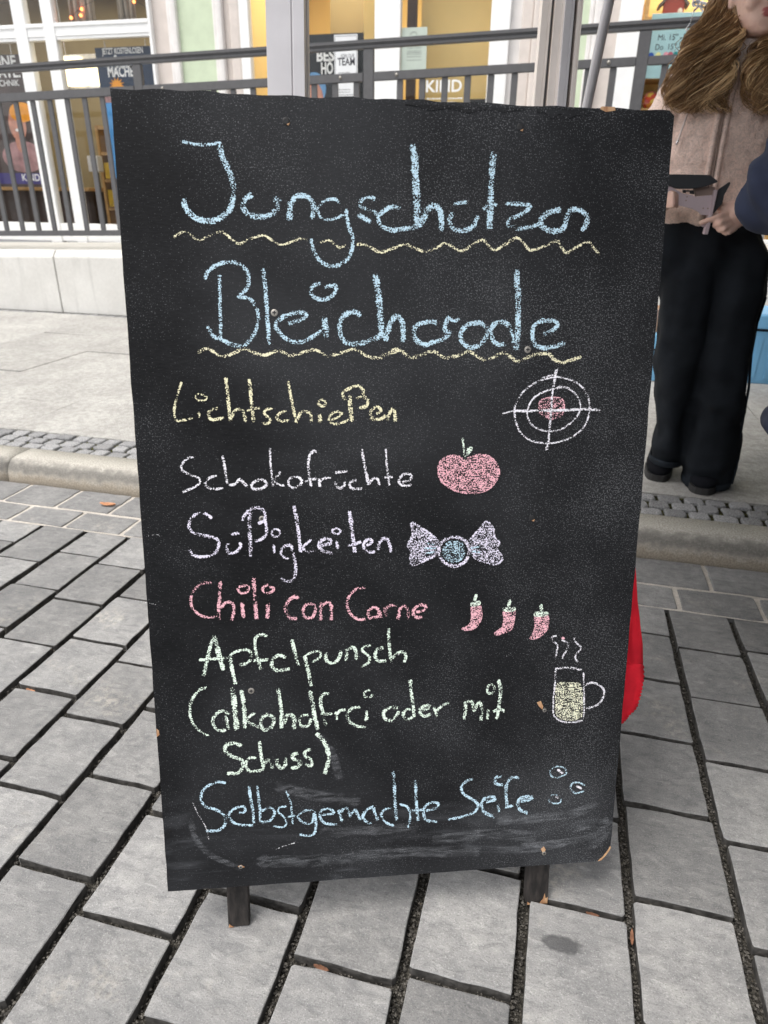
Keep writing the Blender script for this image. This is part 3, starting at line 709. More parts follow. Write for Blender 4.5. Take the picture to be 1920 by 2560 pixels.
# ------------------------------------------------------------------ chalk writing, in tenths of a millimetre on the board
CHALK = {
'head': '''42:799,10451 919,10428 1061,10423 1263,10452|76:1245,10436 1258,10329 1310,10195 1363,10087 1386,9951 1373,9813 1324,9687 1210,9594 1092,9559 946,9574 841,9648 788,9730 786,9826|73:1618,9881 1520,9816 1495,9732 1551,9650 1668,9620 1817,9642 1900,9707 1932,9798 1919,9833 1852,9831|84:2081,9823 2068,9704 2061,9584|69:2096,9788 2134,9859 2239,9878 2320,9842 2364,9752 2347,9653 2324,9618|40:2680,9791 2643,9843 2552,9841 2462,9797 2416,9725 2444,9634 2519,9600 2640,9624 2747,9669|55:2785,9741 2769,9663 2807,9521 2852,9393 2836,9248 2774,9131 2666,9064 2543,9055 2422,9126 2355,9233 2334,9312 2323,9376|50:3144,9856 3059,9877 2961,9834 2944,9777 3022,9740 3132,9706 3181,9657|61:2912,9674 2998,9631 3083,9587|66:3450,9750 3388,9776 3266,9739 3181,9646 3206,9555 3317,9505 3465,9510 3638,9541 3736,9578|105:3599,10508 3626,10343 3641,10121 3657,9896 3673,9668 3683,9512|82:3724,9577 3783,9716 3881,9799 3957,9743 3984,9629 3982,9490|46:4129,9820 4228,9841 4315,9854|67:4131,9724 4084,9631 4136,9540 4263,9507 4387,9556 4447,9662 4458,9708|93:4637,10450 4622,10327 4617,10146 4613,9919 4614,9712 4603,9526|52:4518,9767 4579,9815 4705,9836|58:4805,9838 5008,9843 5136,9816 5014,9720 4865,9647 4868,9578 5022,9546 5199,9584 5275,9609|80:5547,9790 5420,9764 5297,9680 5302,9587 5408,9530 5562,9545 5622,9628|80:5609,9616 5641,9734 5701,9794 5805,9785 5887,9728 5894,9622 5835,9538''',
'wave1': '''34:629,9358 749,9423 821,9404 934,9336 1039,9373 1174,9432 1261,9419 1347,9343 1434,9298 1555,9354 1720,9403 1808,9366 1941,9297 2062,9328 2199,9373 2289,9357|30:2440,9331 2547,9361 2607,9324 2683,9277 2759,9305|41:2887,9319 3022,9310 3195,9232 3343,9269 3516,9330 3641,9286 3792,9246 3917,9291 4041,9351 4143,9306 4245,9261 4370,9322 4519,9402 4598,9338 4689,9281 4827,9354 4976,9434 5083,9359 5163,9289 5316,9327 5506,9407 5575,9332 5658,9267 5784,9336 5936,9405 6006,9339 6104,9250''',
'head2': '''54:987,8868 1037,8969 1163,9050 1304,9083 1426,9054 1513,8976 1534,8872 1505,8768 1419,8686 1385,8654|55:1402,8659 1526,8647 1598,8567 1636,8453 1623,8322 1568,8190 1472,8082 1420,8043|61:1420,8043 1303,8073 1155,8138 1058,8187 989,8309|49:1171,8934 1168,8788 1164,8627 1161,8449 1159,8302 1148,8155|60:1713,9010 1732,8843 1742,8633 1752,8422 1760,8224 1759,8075|61:2011,8333 2123,8375 2234,8418 2243,8467 2159,8483 1989,8440 1868,8357 1858,8291 1948,8176 2066,8113 2202,8119 2340,8186 2453,8262|88:2481,8428 2488,8312 2503,8171|56:2486,8796 2622,8814 2612,8725 2552,8667 2458,8641 2349,8673 2307,8737 2342,8811 2436,8844|73:2944,8435 2893,8485 2790,8480 2694,8397 2676,8247 2735,8122 2857,8089 3013,8115 3170,8175 3239,8234|93:3133,8967 3159,8845 3185,8649 3203,8467 3222,8251|53:3222,8251 3275,8133|79:3272,8125 3306,8268 3374,8419 3444,8445 3488,8370 3507,8252 3500,8117|69:3954,8360 3865,8381 3707,8346 3647,8270 3675,8152 3782,8085 3906,8119 4047,8163 4151,8257|69:4110,8459 4077,8374 4062,8273 4134,8240|53:4111,8425 4183,8392 4253,8418|70:4504,8369 4362,8343 4276,8241 4298,8121 4407,8053 4532,8088 4618,8192 4632,8294 4540,8361 4468,8369|71:4936,8330 4844,8381 4737,8363 4678,8277 4709,8158 4784,8090 4893,8099|49:4936,8330 4978,8211 4993,8091|91:5002,9043 4999,8919 5025,8753 5034,8551 5044,8348 5043,8177 5023,8022|66:5396,8222 5520,8283 5589,8352 5531,8403 5368,8402 5262,8333 5250,8213 5293,8092 5424,8049 5569,8076 5705,8120''',
'wave2': '''45:855,7971 958,8021 1048,7989 1146,7931 1264,7948 1436,8023 1569,7974 1704,7944 1875,8000 2027,7942 2182,7976 2320,8011 2423,7986 2509,7935 2665,7970 2839,8021 2926,8005 3030,7937 3171,7909 3293,7946 3451,8015|48:3202,7929 3307,7981 3430,8024 3519,7981 3608,7922 3732,7948 3908,8000 3998,7949 4088,7918 4249,7950 4391,8002 4483,7951 4611,7890 4719,7925 4861,7986 4954,7935 5067,7874 5192,7927 5318,7967 5483,7971 5561,7902 5675,7858 5802,7894 5957,7938''',
'licht': '''35:631,7603 565,7423 519,7242 537,7111 647,7116 745,7144|36:830,7231 833,7143|25:793,7413 845,7453 943,7412 911,7366 821,7372 793,7413|46:1077,7270 985,7240 951,7169 999,7118 1151,7142|51:1194,7663 1206,7482 1218,7280 1231,7100|47:1242,7137 1297,7239 1368,7249 1416,7177 1423,7085|51:1494,7643 1505,7482 1518,7279 1531,7084|36:1449,7228 1541,7258 1623,7268|42:1786,7253 1704,7248 1672,7197 1721,7145 1751,7104 1708,7063 1637,7069|42:1969,7226 1887,7206 1834,7144 1884,7093 1997,7102|42:1996,7623 2025,7420 2062,7215 2089,7060|47:2100,7102 2154,7205 2237,7215 2287,7142 2286,7069|58:2398,7183 2405,7069|37:2384,7337 2436,7374 2483,7327 2445,7286 2394,7307 2384,7337|37:2547,7099 2652,7150 2694,7192 2631,7217 2547,7172 2526,7089 2588,7051 2693,7067 2787,7108|64:2799,7429 2809,7253 2829,7077|48:2747,7357 2706,7449 2779,7511 2904,7551 2977,7500 2966,7428 2883,7387|48:2966,7428 3039,7366 3018,7284 2924,7263|48:3145,7179 3218,7221 3176,7273 3102,7242 3071,7169 3124,7106 3240,7127 3282,7168|49:3303,7095 3335,7189 3366,7241 3398,7220 3409,7147 3410,7073''',
'schoko': '''36:737,6621 660,6615 574,6533 580,6449 688,6384 788,6341 784,6267 679,6205 564,6160|42:1025,6373 932,6349 867,6276 905,6212 1007,6195 1100,6209|42:1109,6642 1133,6473 1154,6261|42:1174,6240 1258,6260 1322,6323 1372,6269 1422,6219|43:1694,6242 1633,6307 1550,6302 1475,6246 1504,6187 1609,6194 1694,6253|32:1736,6736 1734,6551 1749,6359 1760,6220|32:1866,6417 1790,6327 1769,6306 1840,6240 1913,6228|38:2053,6344 1989,6324 1966,6249 2028,6194 2113,6225 2146,6289 2095,6344 2042,6338|43:2374,6670 2321,6692 2258,6629 2240,6481 2252,6331 2271,6206|38:2188,6278 2347,6319|43:2379,6318 2388,6200|38:2384,6264 2442,6317 2538,6327|38:2592,6395 2762,6410|43:2601,6272 2611,6207 2664,6184 2718,6216 2725,6281|44:2889,6290 2814,6269 2793,6215 2846,6166 2964,6173|43:2954,6718 2986,6557 3018,6385 3050,6211|38:3061,6233 3114,6308 3179,6296 3201,6209|33:3284,6714 3296,6532 3312,6381 3335,6207|33:3265,6321 3384,6326|44:3503,6248 3590,6269 3644,6322 3589,6373 3503,6335 3471,6248 3526,6204 3645,6207''',
'target': '''28:5585,7671 5360,7615 5165,7486 5064,7325 5045,7194 5087,7014 5178,6881 5336,6796 5544,6769 5749,6801 5933,6892 6061,7041 6099,7239 6051,7436 5921,7575 5747,7647 5610,7671 5525,7688 5392,7647|28:5703,7534 5486,7486 5321,7405 5243,7292 5224,7161 5290,7029 5431,6954 5603,6936 5771,6993 5917,7124 5969,7256 5916,7404 5807,7502 5703,7538 5618,7534|22:4877,7179 5027,7216|39:5027,7216 5213,7213 5416,7217 5723,7221 5962,7232 6099,7236 6265,7214|34:5587,7768 5576,7615 5557,7421 5555,7225 5548,6994 5542,6795|46:5542,6795 5516,6661|17:5612,7784 5596,7680 5589,7599''',
'targetdot': '''F.62:5408,7356 5542,7392 5696,7372 5736,7273 5709,7159 5576,7102 5436,7160 5380,7250|28:5408,7356 5542,7392 5696,7372 5736,7273 5709,7159 5576,7102 5436,7160 5380,7250 5408,7356''',
'apple': '''F.8:4378,6555 4258,6607 4124,6592 4026,6509 4008,6393 4065,6257 4203,6154 4358,6092 4512,6084 4665,6112 4798,6213 4869,6364 4821,6483 4715,6594 4578,6620 4461,6588|39:4378,6555 4258,6603 4124,6592 4026,6509 4011,6393 4065,6257 4203,6154 4358,6097 4511,6089 4665,6116 4798,6213 4860,6365 4821,6483 4715,6590 4578,6617 4461,6588 4378,6547''',
'applestem': '''33:4335,6854 4356,6705 4378,6547|F.9:4385,6605 4398,6705 4456,6734 4483,6704 4443,6638''',
'suess': '''48:936,5793 846,5862 749,5874 647,5775 622,5673 696,5590 869,5545 994,5490 989,5366 896,5275 737,5258 641,5302 615,5365|48:1175,5569 1294,5581|48:1141,5456 1108,5373 1144,5300 1234,5318 1292,5390 1299,5452|59:1443,5881 1423,5697 1428,5470 1430,5240|48:1330,5751 1362,5822 1454,5912 1553,5930 1630,5878 1637,5765 1545,5705|48:1636,5755 1653,5651 1640,5548 1558,5477 1488,5468|38:1745,5416 1752,5284|33:1720,5577 1771,5628 1830,5596 1819,5533 1749,5525 1720,5577|44:1986,5398 1895,5386 1843,5313 1871,5228 1951,5205|49:1986,5394 2012,5246 2039,5054 2005,4906 1902,4876 1823,4937|54:2029,5952 2064,5767 2089,5538 2110,5286|44:2259,5471 2157,5379 2136,5348 2216,5293 2327,5301|55:2369,5374 2522,5412 2512,5465 2421,5467 2359,5385 2419,5299 2551,5264|44:2604,5442 2623,5326|33:2544,5580 2595,5621 2666,5583 2615,5536 2544,5580|61:2790,5876 2809,5668 2838,5458 2858,5256|50:2756,5365 2848,5384 2951,5423|50:3012,5358 3095,5409 3074,5452 3002,5422 2981,5349 3053,5272 3146,5270|51:3177,5291 3218,5428 3300,5458 3342,5382 3364,5258''',
'candy': '''40:4058,5389 3923,5508 3771,5616 3649,5676 3669,5542 3624,5409 3597,5352 3655,5254 3637,5177 3667,5070 3817,5114 4005,5207|F.72:4058,5384 3923,5498 3771,5607 3668,5657 3679,5542 3643,5409 3616,5352 3673,5254 3656,5177 3681,5089 3817,5130 4024,5226|52:4255,5462 4418,5400 4471,5244 4418,5098 4267,5034 4112,5106 4042,5245 4095,5398 4255,5462|35:4475,5409 4604,5560 4704,5673 4813,5575 4838,5439 4908,5369 4883,5263 4966,5133 4873,5047 4717,5081 4560,5153 4489,5272|F.72:4485,5399 4604,5541 4705,5654 4794,5566 4818,5439 4889,5370 4864,5263 4937,5134 4862,5067 4716,5100 4569,5169 4499,5272''',
'candyblue': '''F.66:4256,5414 4381,5368 4423,5245 4379,5129 4265,5083 4149,5135 4090,5243 4134,5368|28:3833,5308 4003,5308|28:3869,5384 3992,5352|29:3853,5230 3995,5256|29:4498,5292 4631,5318|29:4499,5253 4634,5230''',
'chili0': '''F.88:4533,4438 4656,4465 4703,4310 4673,4164 4581,4068 4433,4055 4402,4099 4501,4145 4533,4267''',
'chilicap0': '''F.88:4520,4481 4655,4507 4663,4440 4540,4420|53:4604,4606 4573,4498''',
'chili1': '''F.88:5010,4343 5182,4349 5184,4182 5149,4047 5013,3983 4924,3962 4887,4007 4991,4096 5015,4219''',
'chilicap1': '''F.88:5002,4386 5180,4392 5177,4331 5017,4330|54:5110,4511 5073,4389''',
'chili2': '''F.88:5481,4246 5680,4251 5706,4101 5659,3978 5530,3888 5421,3893 5465,3985 5488,4109''',
'chilicap2': '''F.88:5484,4308 5677,4301 5668,4246 5488,4233|54:5561,4428 5586,4304''',
'carne': '''43:884,4883 777,4886 666,4814 594,4666 608,4526 710,4418 839,4383 948,4398|54:1004,4907 983,4677 963,4491 963,4338|49:986,4513 1066,4592 1152,4578 1170,4484 1131,4325|60:1284,4585 1296,4343|44:1237,4796 1315,4828 1384,4815 1355,4734 1278,4725 1237,4796|60:1460,4939 1459,4731 1468,4521 1476,4327|61:1641,4573 1627,4338|44:1653,4841 1575,4786 1606,4715 1694,4724 1728,4781 1663,4806|61:2078,4630 1989,4644 1898,4541 1885,4436 1938,4339 2049,4323|51:2287,4517 2187,4532 2130,4451 2150,4343 2250,4333 2297,4433 2287,4517|56:2377,4549 2373,4276|56:2387,4489 2455,4546 2522,4497 2520,4282|45:3007,4748 2883,4738 2770,4619 2747,4501 2803,4356 2904,4280 3007,4282|52:3212,4414 3121,4453 3041,4384 3075,4298 3178,4319 3200,4402|52:3200,4414 3235,4293|52:3280,4459 3304,4314|52:3292,4435 3383,4475 3451,4458|52:3476,4248 3498,4404 3554,4462 3613,4400 3626,4250|52:3728,4360 3843,4380 3877,4439 3807,4470 3716,4421 3694,4337 3764,4269 3822,4296''',
'punsch': '''55:874,4117 804,3881 708,3510|77:881,4116 925,3876 989,3583|50:655,3755 875,3762 1120,3783|61:1086,3773 1111,3577 1147,3355|50:1076,3797 1167,3854 1323,3883 1387,3808 1338,3689 1203,3658|50:1619,4076 1531,4103 1451,4047 1446,3878 1474,3732 1509,3572|50:1406,3711 1630,3720|57:1867,3740 1767,3780 1675,3699 1672,3601 1761,3549 1919,3566|62:1964,4015 1993,3832 2045,3605|63:2138,3741 2180,3530 2221,3280|40:2115,3729 2219,3798 2344,3818 2354,3732 2239,3651|57:2446,3801 2433,3716 2478,3640 2569,3636 2639,3732 2651,3817|58:2743,3850 2730,3654|58:2743,3801 2823,3859 2869,3796 2875,3653|46:3087,3873 2995,3864 2960,3805 3053,3715 3064,3640 3006,3580 2949,3558|58:3272,3841 3179,3808 3145,3711 3191,3635 3319,3634|52:3335,4132 3345,3924 3377,3602|53:3389,3639 3458,3735 3551,3756 3593,3692 3571,3593''',
'alko': '''45:746,3332 642,3300 544,3182 489,3019 506,2831 592,2680 737,2577|51:1053,2907 924,2956 827,2877 803,2774 864,2665 986,2648|51:987,2890 1024,2657|90:1099,3320 1117,3092 1127,2862 1137,2640|68:1224,3273 1249,3085 1259,2855 1252,2665|51:1403,2910 1295,2821 1275,2791 1368,2723 1461,2665|63:1601,2879 1504,2821 1482,2717 1536,2629 1633,2666 1675,2791 1601,2869|63:1736,3279 1769,3080 1782,2870 1776,2637|75:1797,2700 1867,2834 1944,2830 1970,2733 1954,2617|52:2184,2828 2078,2823 2034,2730 2075,2653 2172,2669 2212,2784|69:2201,3216 2235,3015 2261,2803 2306,2587|58:2478,3155 2401,3154 2351,3052 2378,2860 2423,2645|52:2348,2819 2523,2842|53:2562,2862 2589,2732|47:2571,2808 2639,2879 2717,2885|53:2932,2921 2815,2902 2740,2820 2765,2702 2872,2621 3009,2596|59:3029,2859 3019,2688|41:3078,3185 2990,3157 3000,3083 3088,3079 3107,3120|60:3495,2882 3367,2888 3274,2817 3298,2715 3391,2684 3473,2769 3495,2831|54:3682,2847 3600,2839 3566,2764 3614,2685 3708,2719|59:3660,3325 3679,3124 3712,2922 3731,2718|54:3824,2815 3952,2859 3928,2898 3835,2865 3812,2790 3884,2722 3978,2756|48:4023,2868 4074,2700|48:4060,2803 4141,2875 4257,2932|61:4494,2933 4499,2780 4491,2639|55:4507,2912 4566,2935 4610,2877 4631,2773 4675,2874 4714,2910 4749,2793 4744,2600|55:4845,2788 4840,2621|43:4820,3133 4866,3189 4927,3141 4907,3053 4835,3057 4820,3133|61:4982,3265 5025,3086 5011,2857 4985,2614|49:4919,2746 5026,2779 5112,2736''',
'schuss': '''63:1203,2391 1091,2441 976,2415 962,2320 1063,2228 1185,2156 1200,2047 1110,1954 966,1963|52:1397,2176 1311,2192 1250,2109 1284,1987 1419,1972 1517,2006|58:1454,2452 1467,2269 1498,2018|58:1509,2071 1560,2144 1616,2087 1632,1977|58:1695,2158 1702,2060 1759,1991 1819,2053 1821,2161|65:2008,2226 1929,2199 1947,2132 2034,2083 2003,2009 1895,1982|59:2194,2281 2115,2242 2114,2166 2191,2118 2199,2008 2111,2035|70:2276,2535 2381,2411 2447,2234 2455,2080 2393,1853''',
'selbst': '''52:948,1802 823,1822 641,1738 578,1598 616,1451 781,1367 903,1261 908,1126 807,1023 616,1017|47:1075,1310 1192,1302 1195,1387 1078,1383 979,1305 975,1207 1088,1101 1322,1065|47:1272,1745 1296,1526 1320,1306 1327,1096|47:1394,1725 1412,1519 1426,1298 1421,1127|47:1437,1298 1567,1350 1640,1259 1561,1129 1410,1115|36:1825,1357 1717,1340 1694,1268 1778,1176 1808,1075 1762,1003 1612,1034|35:1821,1613 1881,1414 1904,1043|36:1832,1172 1951,1188|42:2224,1256 2104,1264 1983,1174 2057,1069 2187,1048 2234,1243|48:2234,1243 2253,1043 2228,870 2118,828 1998,866|48:2320,1175 2517,1186 2474,1263 2354,1259 2309,1163 2384,1034 2570,990|55:2595,1243 2648,1040|55:2616,1192 2715,1272 2780,1106|55:2792,1155 2847,1225 2924,1046|55:3134,1268 3023,1213 2968,1092 3045,987 3101,983|55:3123,1256 3156,1129 3201,1013|49:3423,1211 3311,1206 3245,1111 3313,980 3447,908|55:3424,1840 3442,1606 3455,1309 3480,994|43:3522,1279 3645,1221 3692,1067 3661,842|49:3762,1672 3777,1387 3817,957|50:3710,1151 3926,1159|50:3927,1136 4091,1171 4121,1249 3996,1269 3906,1172 3930,985 4117,930|50:4658,1626 4555,1609 4476,1501 4521,1383 4691,1257 4747,1161 4677,1049 4491,992 4283,960|63:4860,1223 5005,1259 4972,1308 4857,1292 4798,1180 4867,1036 5018,944|51:5061,1174 5088,1033|57:5104,1643 5011,1638 5004,1547 5089,1507 5141,1515|57:5378,1603 5282,1632 5202,1557 5176,1432 5212,1106|64:5169,1109 5305,1134|64:5419,1197 5577,1221 5585,1267 5447,1264 5377,1188 5415,1057 5547,978''',
'bubble0': '''32:5887,1732 5990,1776 6100,1719 6116,1637 6002,1582 5895,1605 5865,1676 5887,1732''',
'shine0': '''45:5972,1726 6073,1640''',
'bubble1': '''33:6441,1409 6329,1474 6223,1458 6218,1365 6298,1290 6436,1316''',
'shine1': '''45:6300,1418 6391,1354''',
'bubble2': '''32:6021,1273 5914,1280 5871,1201 5922,1140 6040,1132 6068,1200''',
'shine2': '''45:5979,1253 6036,1202''',
'mug': '''31:5849,3415 5852,3174 5842,2841 5872,2632 6013,2526 6236,2514 6331,2582 6318,2947 6280,3320|37:5862,3402 6031,3414 6253,3364|38:6319,3114 6439,3147 6593,3063 6627,2932 6540,2780 6358,2724|31:5831,3927 5760,3905 5776,3843 5852,3778 5846,3678 5836,3554|31:5906,3862 6006,3796 6001,3697 5947,3599 5950,3544|31:6140,3885 6093,3867 6151,3790 6217,3713 6139,3604 6157,3528 6221,3467''',
'mugdot': '''37:5904,3899 5954,3873''',
'mugfill': '''F.72:5882,3160 6071,3169 6243,3143 6290,3000 6317,2609 6210,2536 6011,2560 5895,2657 5867,2917''',
'scratch': '''17:452,1522 525,1312 629,1072 652,873|18:1644,637 1809,700 1941,728|18:3423,3692 3510,3738|15:5071,3623 5165,3695|11:-146,4665 143,4597|10:53,5565 206,5589 255,5533''',
'smear': '''93:409,1204 474,894 684,603 1120,338|182:2311,876 2922,860 3819,865|167:5049,890 5691,888 6272,933 6655,1064|120:6838,822 6695,528 6173,436 5457,402|79:6293,615 6565,683|147:6890,746 6800,448 6579,296|204:1334,448 2304,400 3543,432 4813,364|177:1671,1709 2261,1516 2923,1370|129:2306,2507 2508,2201 2623,1729|190:4043,630 4994,667 5710,542|155:5070,374 5655,344 6239,431''',
}
CC = dict(blue=mat_chalk('blue_chalk', (0.55, 0.74, 0.86)), yellow=mat_chalk('yellow_chalk', (0.90, 0.85, 0.58)), white=mat_chalk('white_chalk', (0.86, 0.84, 0.90)), lilac=mat_chalk('lilac_chalk', (0.82, 0.78, 0.92)),
          pink=mat_chalk('pink_chalk', (0.88, 0.49, 0.55)), mint=mat_chalk('mint_chalk', (0.80, 0.93, 0.80)), faint=mat_chalk('faint_chalk', (0.75, 0.75, 0.78), 0.8), drink=mat_chalk('pale_lime_chalk', (0.86, 0.86, 0.66), 1.05), wave=mat_chalk('dusty_yellow_chalk', (0.90, 0.85, 0.60), 0.88))
LIFT = [0.0003]
def catmull(P, step=18.0):
    out = []
    n = len(P)
    closed = n > 3 and math.hypot(P[0][0] - P[-1][0], P[0][1] - P[-1][1]) < 1
    for i in range(n - 1):
        p1, p2 = P[i], P[i + 1]
        p0 = P[i - 1] if i > 0 else (P[-2] if closed else (2 * p1[0] - p2[0], 2 * p1[1] - p2[1]))
        p3 = P[i + 2] if i + 2 < n else (P[1] if closed else (2 * p2[0] - p1[0], 2 * p2[1] - p1[1]))
        k = max(2, int(math.hypot(p2[0] - p1[0], p2[1] - p1[1]) / step))
        for j in range(k):
            t = j / k
            out.append(tuple(0.5 * (2 * p1[c] + (p2[c] - p0[c]) * t + (2 * p0[c] - 5 * p1[c] + 4 * p2[c] - p3[c]) * t * t + (3 * p1[c] - p0[c] - 3 * p2[c] + p3[c]) * t ** 3) for c in (0, 1)))
    out.append(P[-1])
    return out
def chalk(name, key, colour, label=None):
    V, Fc, D, UV = [], [], [], []
    for st in CHALK[key].split('|'):
        w, pts = st.split(':'); P = [tuple(float(a) for a in q.split(',')) for q in pts.split()]
        LIFT[0] += 0.000012; h = LIFT[0]; b = len(V)
        if w[0] == 'F':
            d = float(w[1:]); Q = catmull(P + [P[0]], 25)[:-1]
            cx = sum(p[0] for p in Q) / len(Q); cy = sum(p[1] for p in Q) / len(Q)
            for x, y in Q: V.append(bp(x * 1e-4, y * 1e-4, h)); D.append(d); UV.append((x * 1e-4, y * 1e-4))
            Fc.append(tuple(range(b, b + len(Q))))
            continue
        w = float(w) * 0.90
        Q = catmull(P); n = len(Q); prof = ((-0.62, 0.0), (-0.40, 0.85), (0.0, 1.0), (0.40, 0.85), (0.62, 0.0))
        for i, (x, y) in enumerate(Q):
            a = Q[max(0, i - 1)]; c = Q[min(n - 1, i + 1)]
            dx, dy = c[0] - a[0], c[1] - a[1]; L = math.hypot(dx, dy) or 1.0; nx, ny = -dy / L, dx / L
            ww = w * (1 + 0.22 * mnoise.noise(Vector((x * 0.012, y * 0.012, 3))))
            press = 0.95 + 0.50 * mnoise.noise(Vector((x * 0.006, y * 0.006, 8)))
            e = min(1.0, (min(i, n - 1 - i) * 18 + 6) / max(10.0, 0.4 * w))
            for s, d in prof:
                px, py = x + nx * ww * s * (0.65 + 0.35 * e), y + ny * ww * s * (0.65 + 0.35 * e)
                V.append(bp(px * 1e-4, py * 1e-4, h)); D.append(d * press * (0.45 + 0.55 * e)); UV.append((px * 1e-4, py * 1e-4))
        for i in range(n - 1):
            for s in range(4):
                Fc.append((b + i * 5 + s, b + i * 5 + s + 1, b + (i + 1) * 5 + s + 1, b + (i + 1) * 5 + s))
    me = bpy.data.meshes.new(name); me.from_pydata([tuple(v) for v in V], [], Fc)
    at = me.attributes.new('dens', 'FLOAT', 'POINT'); at.data.foreach_set('value', D)
    ul = me.uv_layers.new(name='UVMap')
    for li, lp in enumerate(me.loops): ul.data[li].uv = UV[lp.vertex_index]
    me.update()
    o = link(name, me, CC[colour], sign)
    if label: o['label'] = label
    return o
chalk('chalk_lettering', 'head', 'blue', 'tall pale blue heading in the top line')
chalk('chalk_lettering', 'head2', 'blue', 'pale blue heading in the second line')
chalk('chalk_underline', 'wave1', 'wave', 'upper wavy yellow underline'); chalk('chalk_underline', 'wave2', 'wave', 'lower wavy yellow underline')
chalk('chalk_lettering', 'licht', 'yellow', 'yellow line beside the chalk target'); chalk('chalk_lettering', 'schoko', 'white', 'whitish line beside the chalk apple')
chalk('chalk_lettering', 'suess', 'lilac', 'lilac white line beside the chalk sweet'); chalk('chalk_lettering', 'carne', 'pink', 'pink line beside the chalk chillies')
chalk('chalk_lettering', 'punsch', 'mint', 'mint green line under the pink one'); chalk('chalk_lettering', 'alko', 'mint', 'mint green line opening with a bracket')
chalk('chalk_lettering', 'schuss', 'mint', 'short mint green line closing the bracket'); chalk('chalk_lettering', 'selbst', 'blue', 'blue bottom line')
d = chalk('chalk_target', 'targetdot', 'pink'); chalk('target_rings', 'target', 'white').parent = d; 
d.children[0].matrix_parent_inverse = Matrix.Identity(4)
ap = chalk('chalk_apple', 'apple', 'pink'); q = chalk('apple_stem', 'applestem', 'mint'); q.parent = ap
cd = chalk('chalk_sweet', 'candy', 'lilac'); q = chalk('sweet_centre', 'candyblue', 'blue'); q.parent = cd
for i in range(3):
    ch = chalk('chalk_chilli', 'chili%d' % i, 'pink'); q = chalk('chilli_stem', 'chilicap%d' % i, 'mint'); q.parent = ch
mg = chalk('chalk_mug', 'mug', 'white'); q = chalk('mug_drink', 'mugfill', 'drink'); q.parent = mg; q = chalk('pink_dab', 'mugdot', 'pink'); q.parent = mg
for i in range(3):
    bu = chalk('chalk_bubble', 'bubble%d' % i, 'blue'); q = chalk('bubble_shine', 'shine%d' % i, 'white'); q.parent = bu
for k, one in enumerate(CHALK['scratch'].split('|')):
    CHALK['scratch%d' % k] = one; chalk('chalk_scratch', 'scratch%d' % k, 'faint')

CC['smear'] = mat_smear((0.62, 0.64, 0.68))
for k, one in enumerate(CHALK['smear'].split('|')):
    CHALK['smear%d' % k] = one; chalk('chalk_smear', 'smear%d' % k, 'smear')

# ------------------------------------------------------------------ ramp with retaining wall
WY = 5.45
def zt(x): return 0.604 + 0.022 * (x + 4.85)
ramp = empty('ramp', (-2.0, WY, KH), 'long pale concrete access ramp with slab faced wall below the grey railing', 'ramp')
XJ = [-9.6, -8.33, -7.0, -5.66, -4.335, -3.0, -1.66, -0.33, 1.0, 2.34, 3.67, 5.0, 6.3]
for a, b in zip(XJ[:-1], XJ[1:]):
    bm = bmesh.new()
    g = 0.004
    q = [(a + g, WY, -0.03), (b - g, WY, -0.03), (b - g, WY, zt(b) - 0.055), (a + g, WY, zt(a) - 0.055)]
    t = [(a + g, WY + 0.045, zt(a)), (b - g, WY + 0.045, zt(b))]
    k = [(a + g, WY + 0.2, zt(a) + .0), (b - g, WY + 0.2, zt(b) + .0), (b - g, WY + 0.2, -0.03), (a + g, WY + 0.2, -0.03)]
    vs_ = [bm.verts.new(p) for p in q + t + k]
    for f in ((0, 1, 2, 3), (3, 2, 5, 4), (4, 5, 7, 6), (6, 7, 8, 9), (9, 8, 1, 0), (0, 3, 4, 6, 9), (1, 8, 7, 5, 2)): bm.faces.new([vs_[i] for i in f])
    bmesh.ops.recalc_face_normals(bm, faces=bm.faces)
    bmesh.ops.bevel(bm, geom=[e for e in bm.edges if e.calc_length() > 0.03], offset=0.005, segments=2, affect='EDGES')
    obj('wall_slab', bm, M['wallslab'], ramp)
bm = bmesh.new()
x0, x1 = -9.6, 6.3
vs_ = [bm.verts.new(p) for p in [(x0, WY + .206, zt(x0) - .004), (x1, WY + .206, zt(x1) - .004), (x1, 6.86, zt(x1) - .004), (x0, 6.86, zt(x0) - .004), (x0, WY + .206, 0.0), (x1, WY + .206, 0.0), (x1, 6.86, 0.0), (x0, 6.86, 0.0)]]
for f in ((0, 1, 2, 3), (7, 6, 5, 4), (0, 4, 5, 1), (1, 5, 6, 2), (2, 6, 7, 3), (3, 7, 4, 0)): bm.faces.new([vs_[i] for i in f])
obj('deck', bm, M['deck'], ramp)

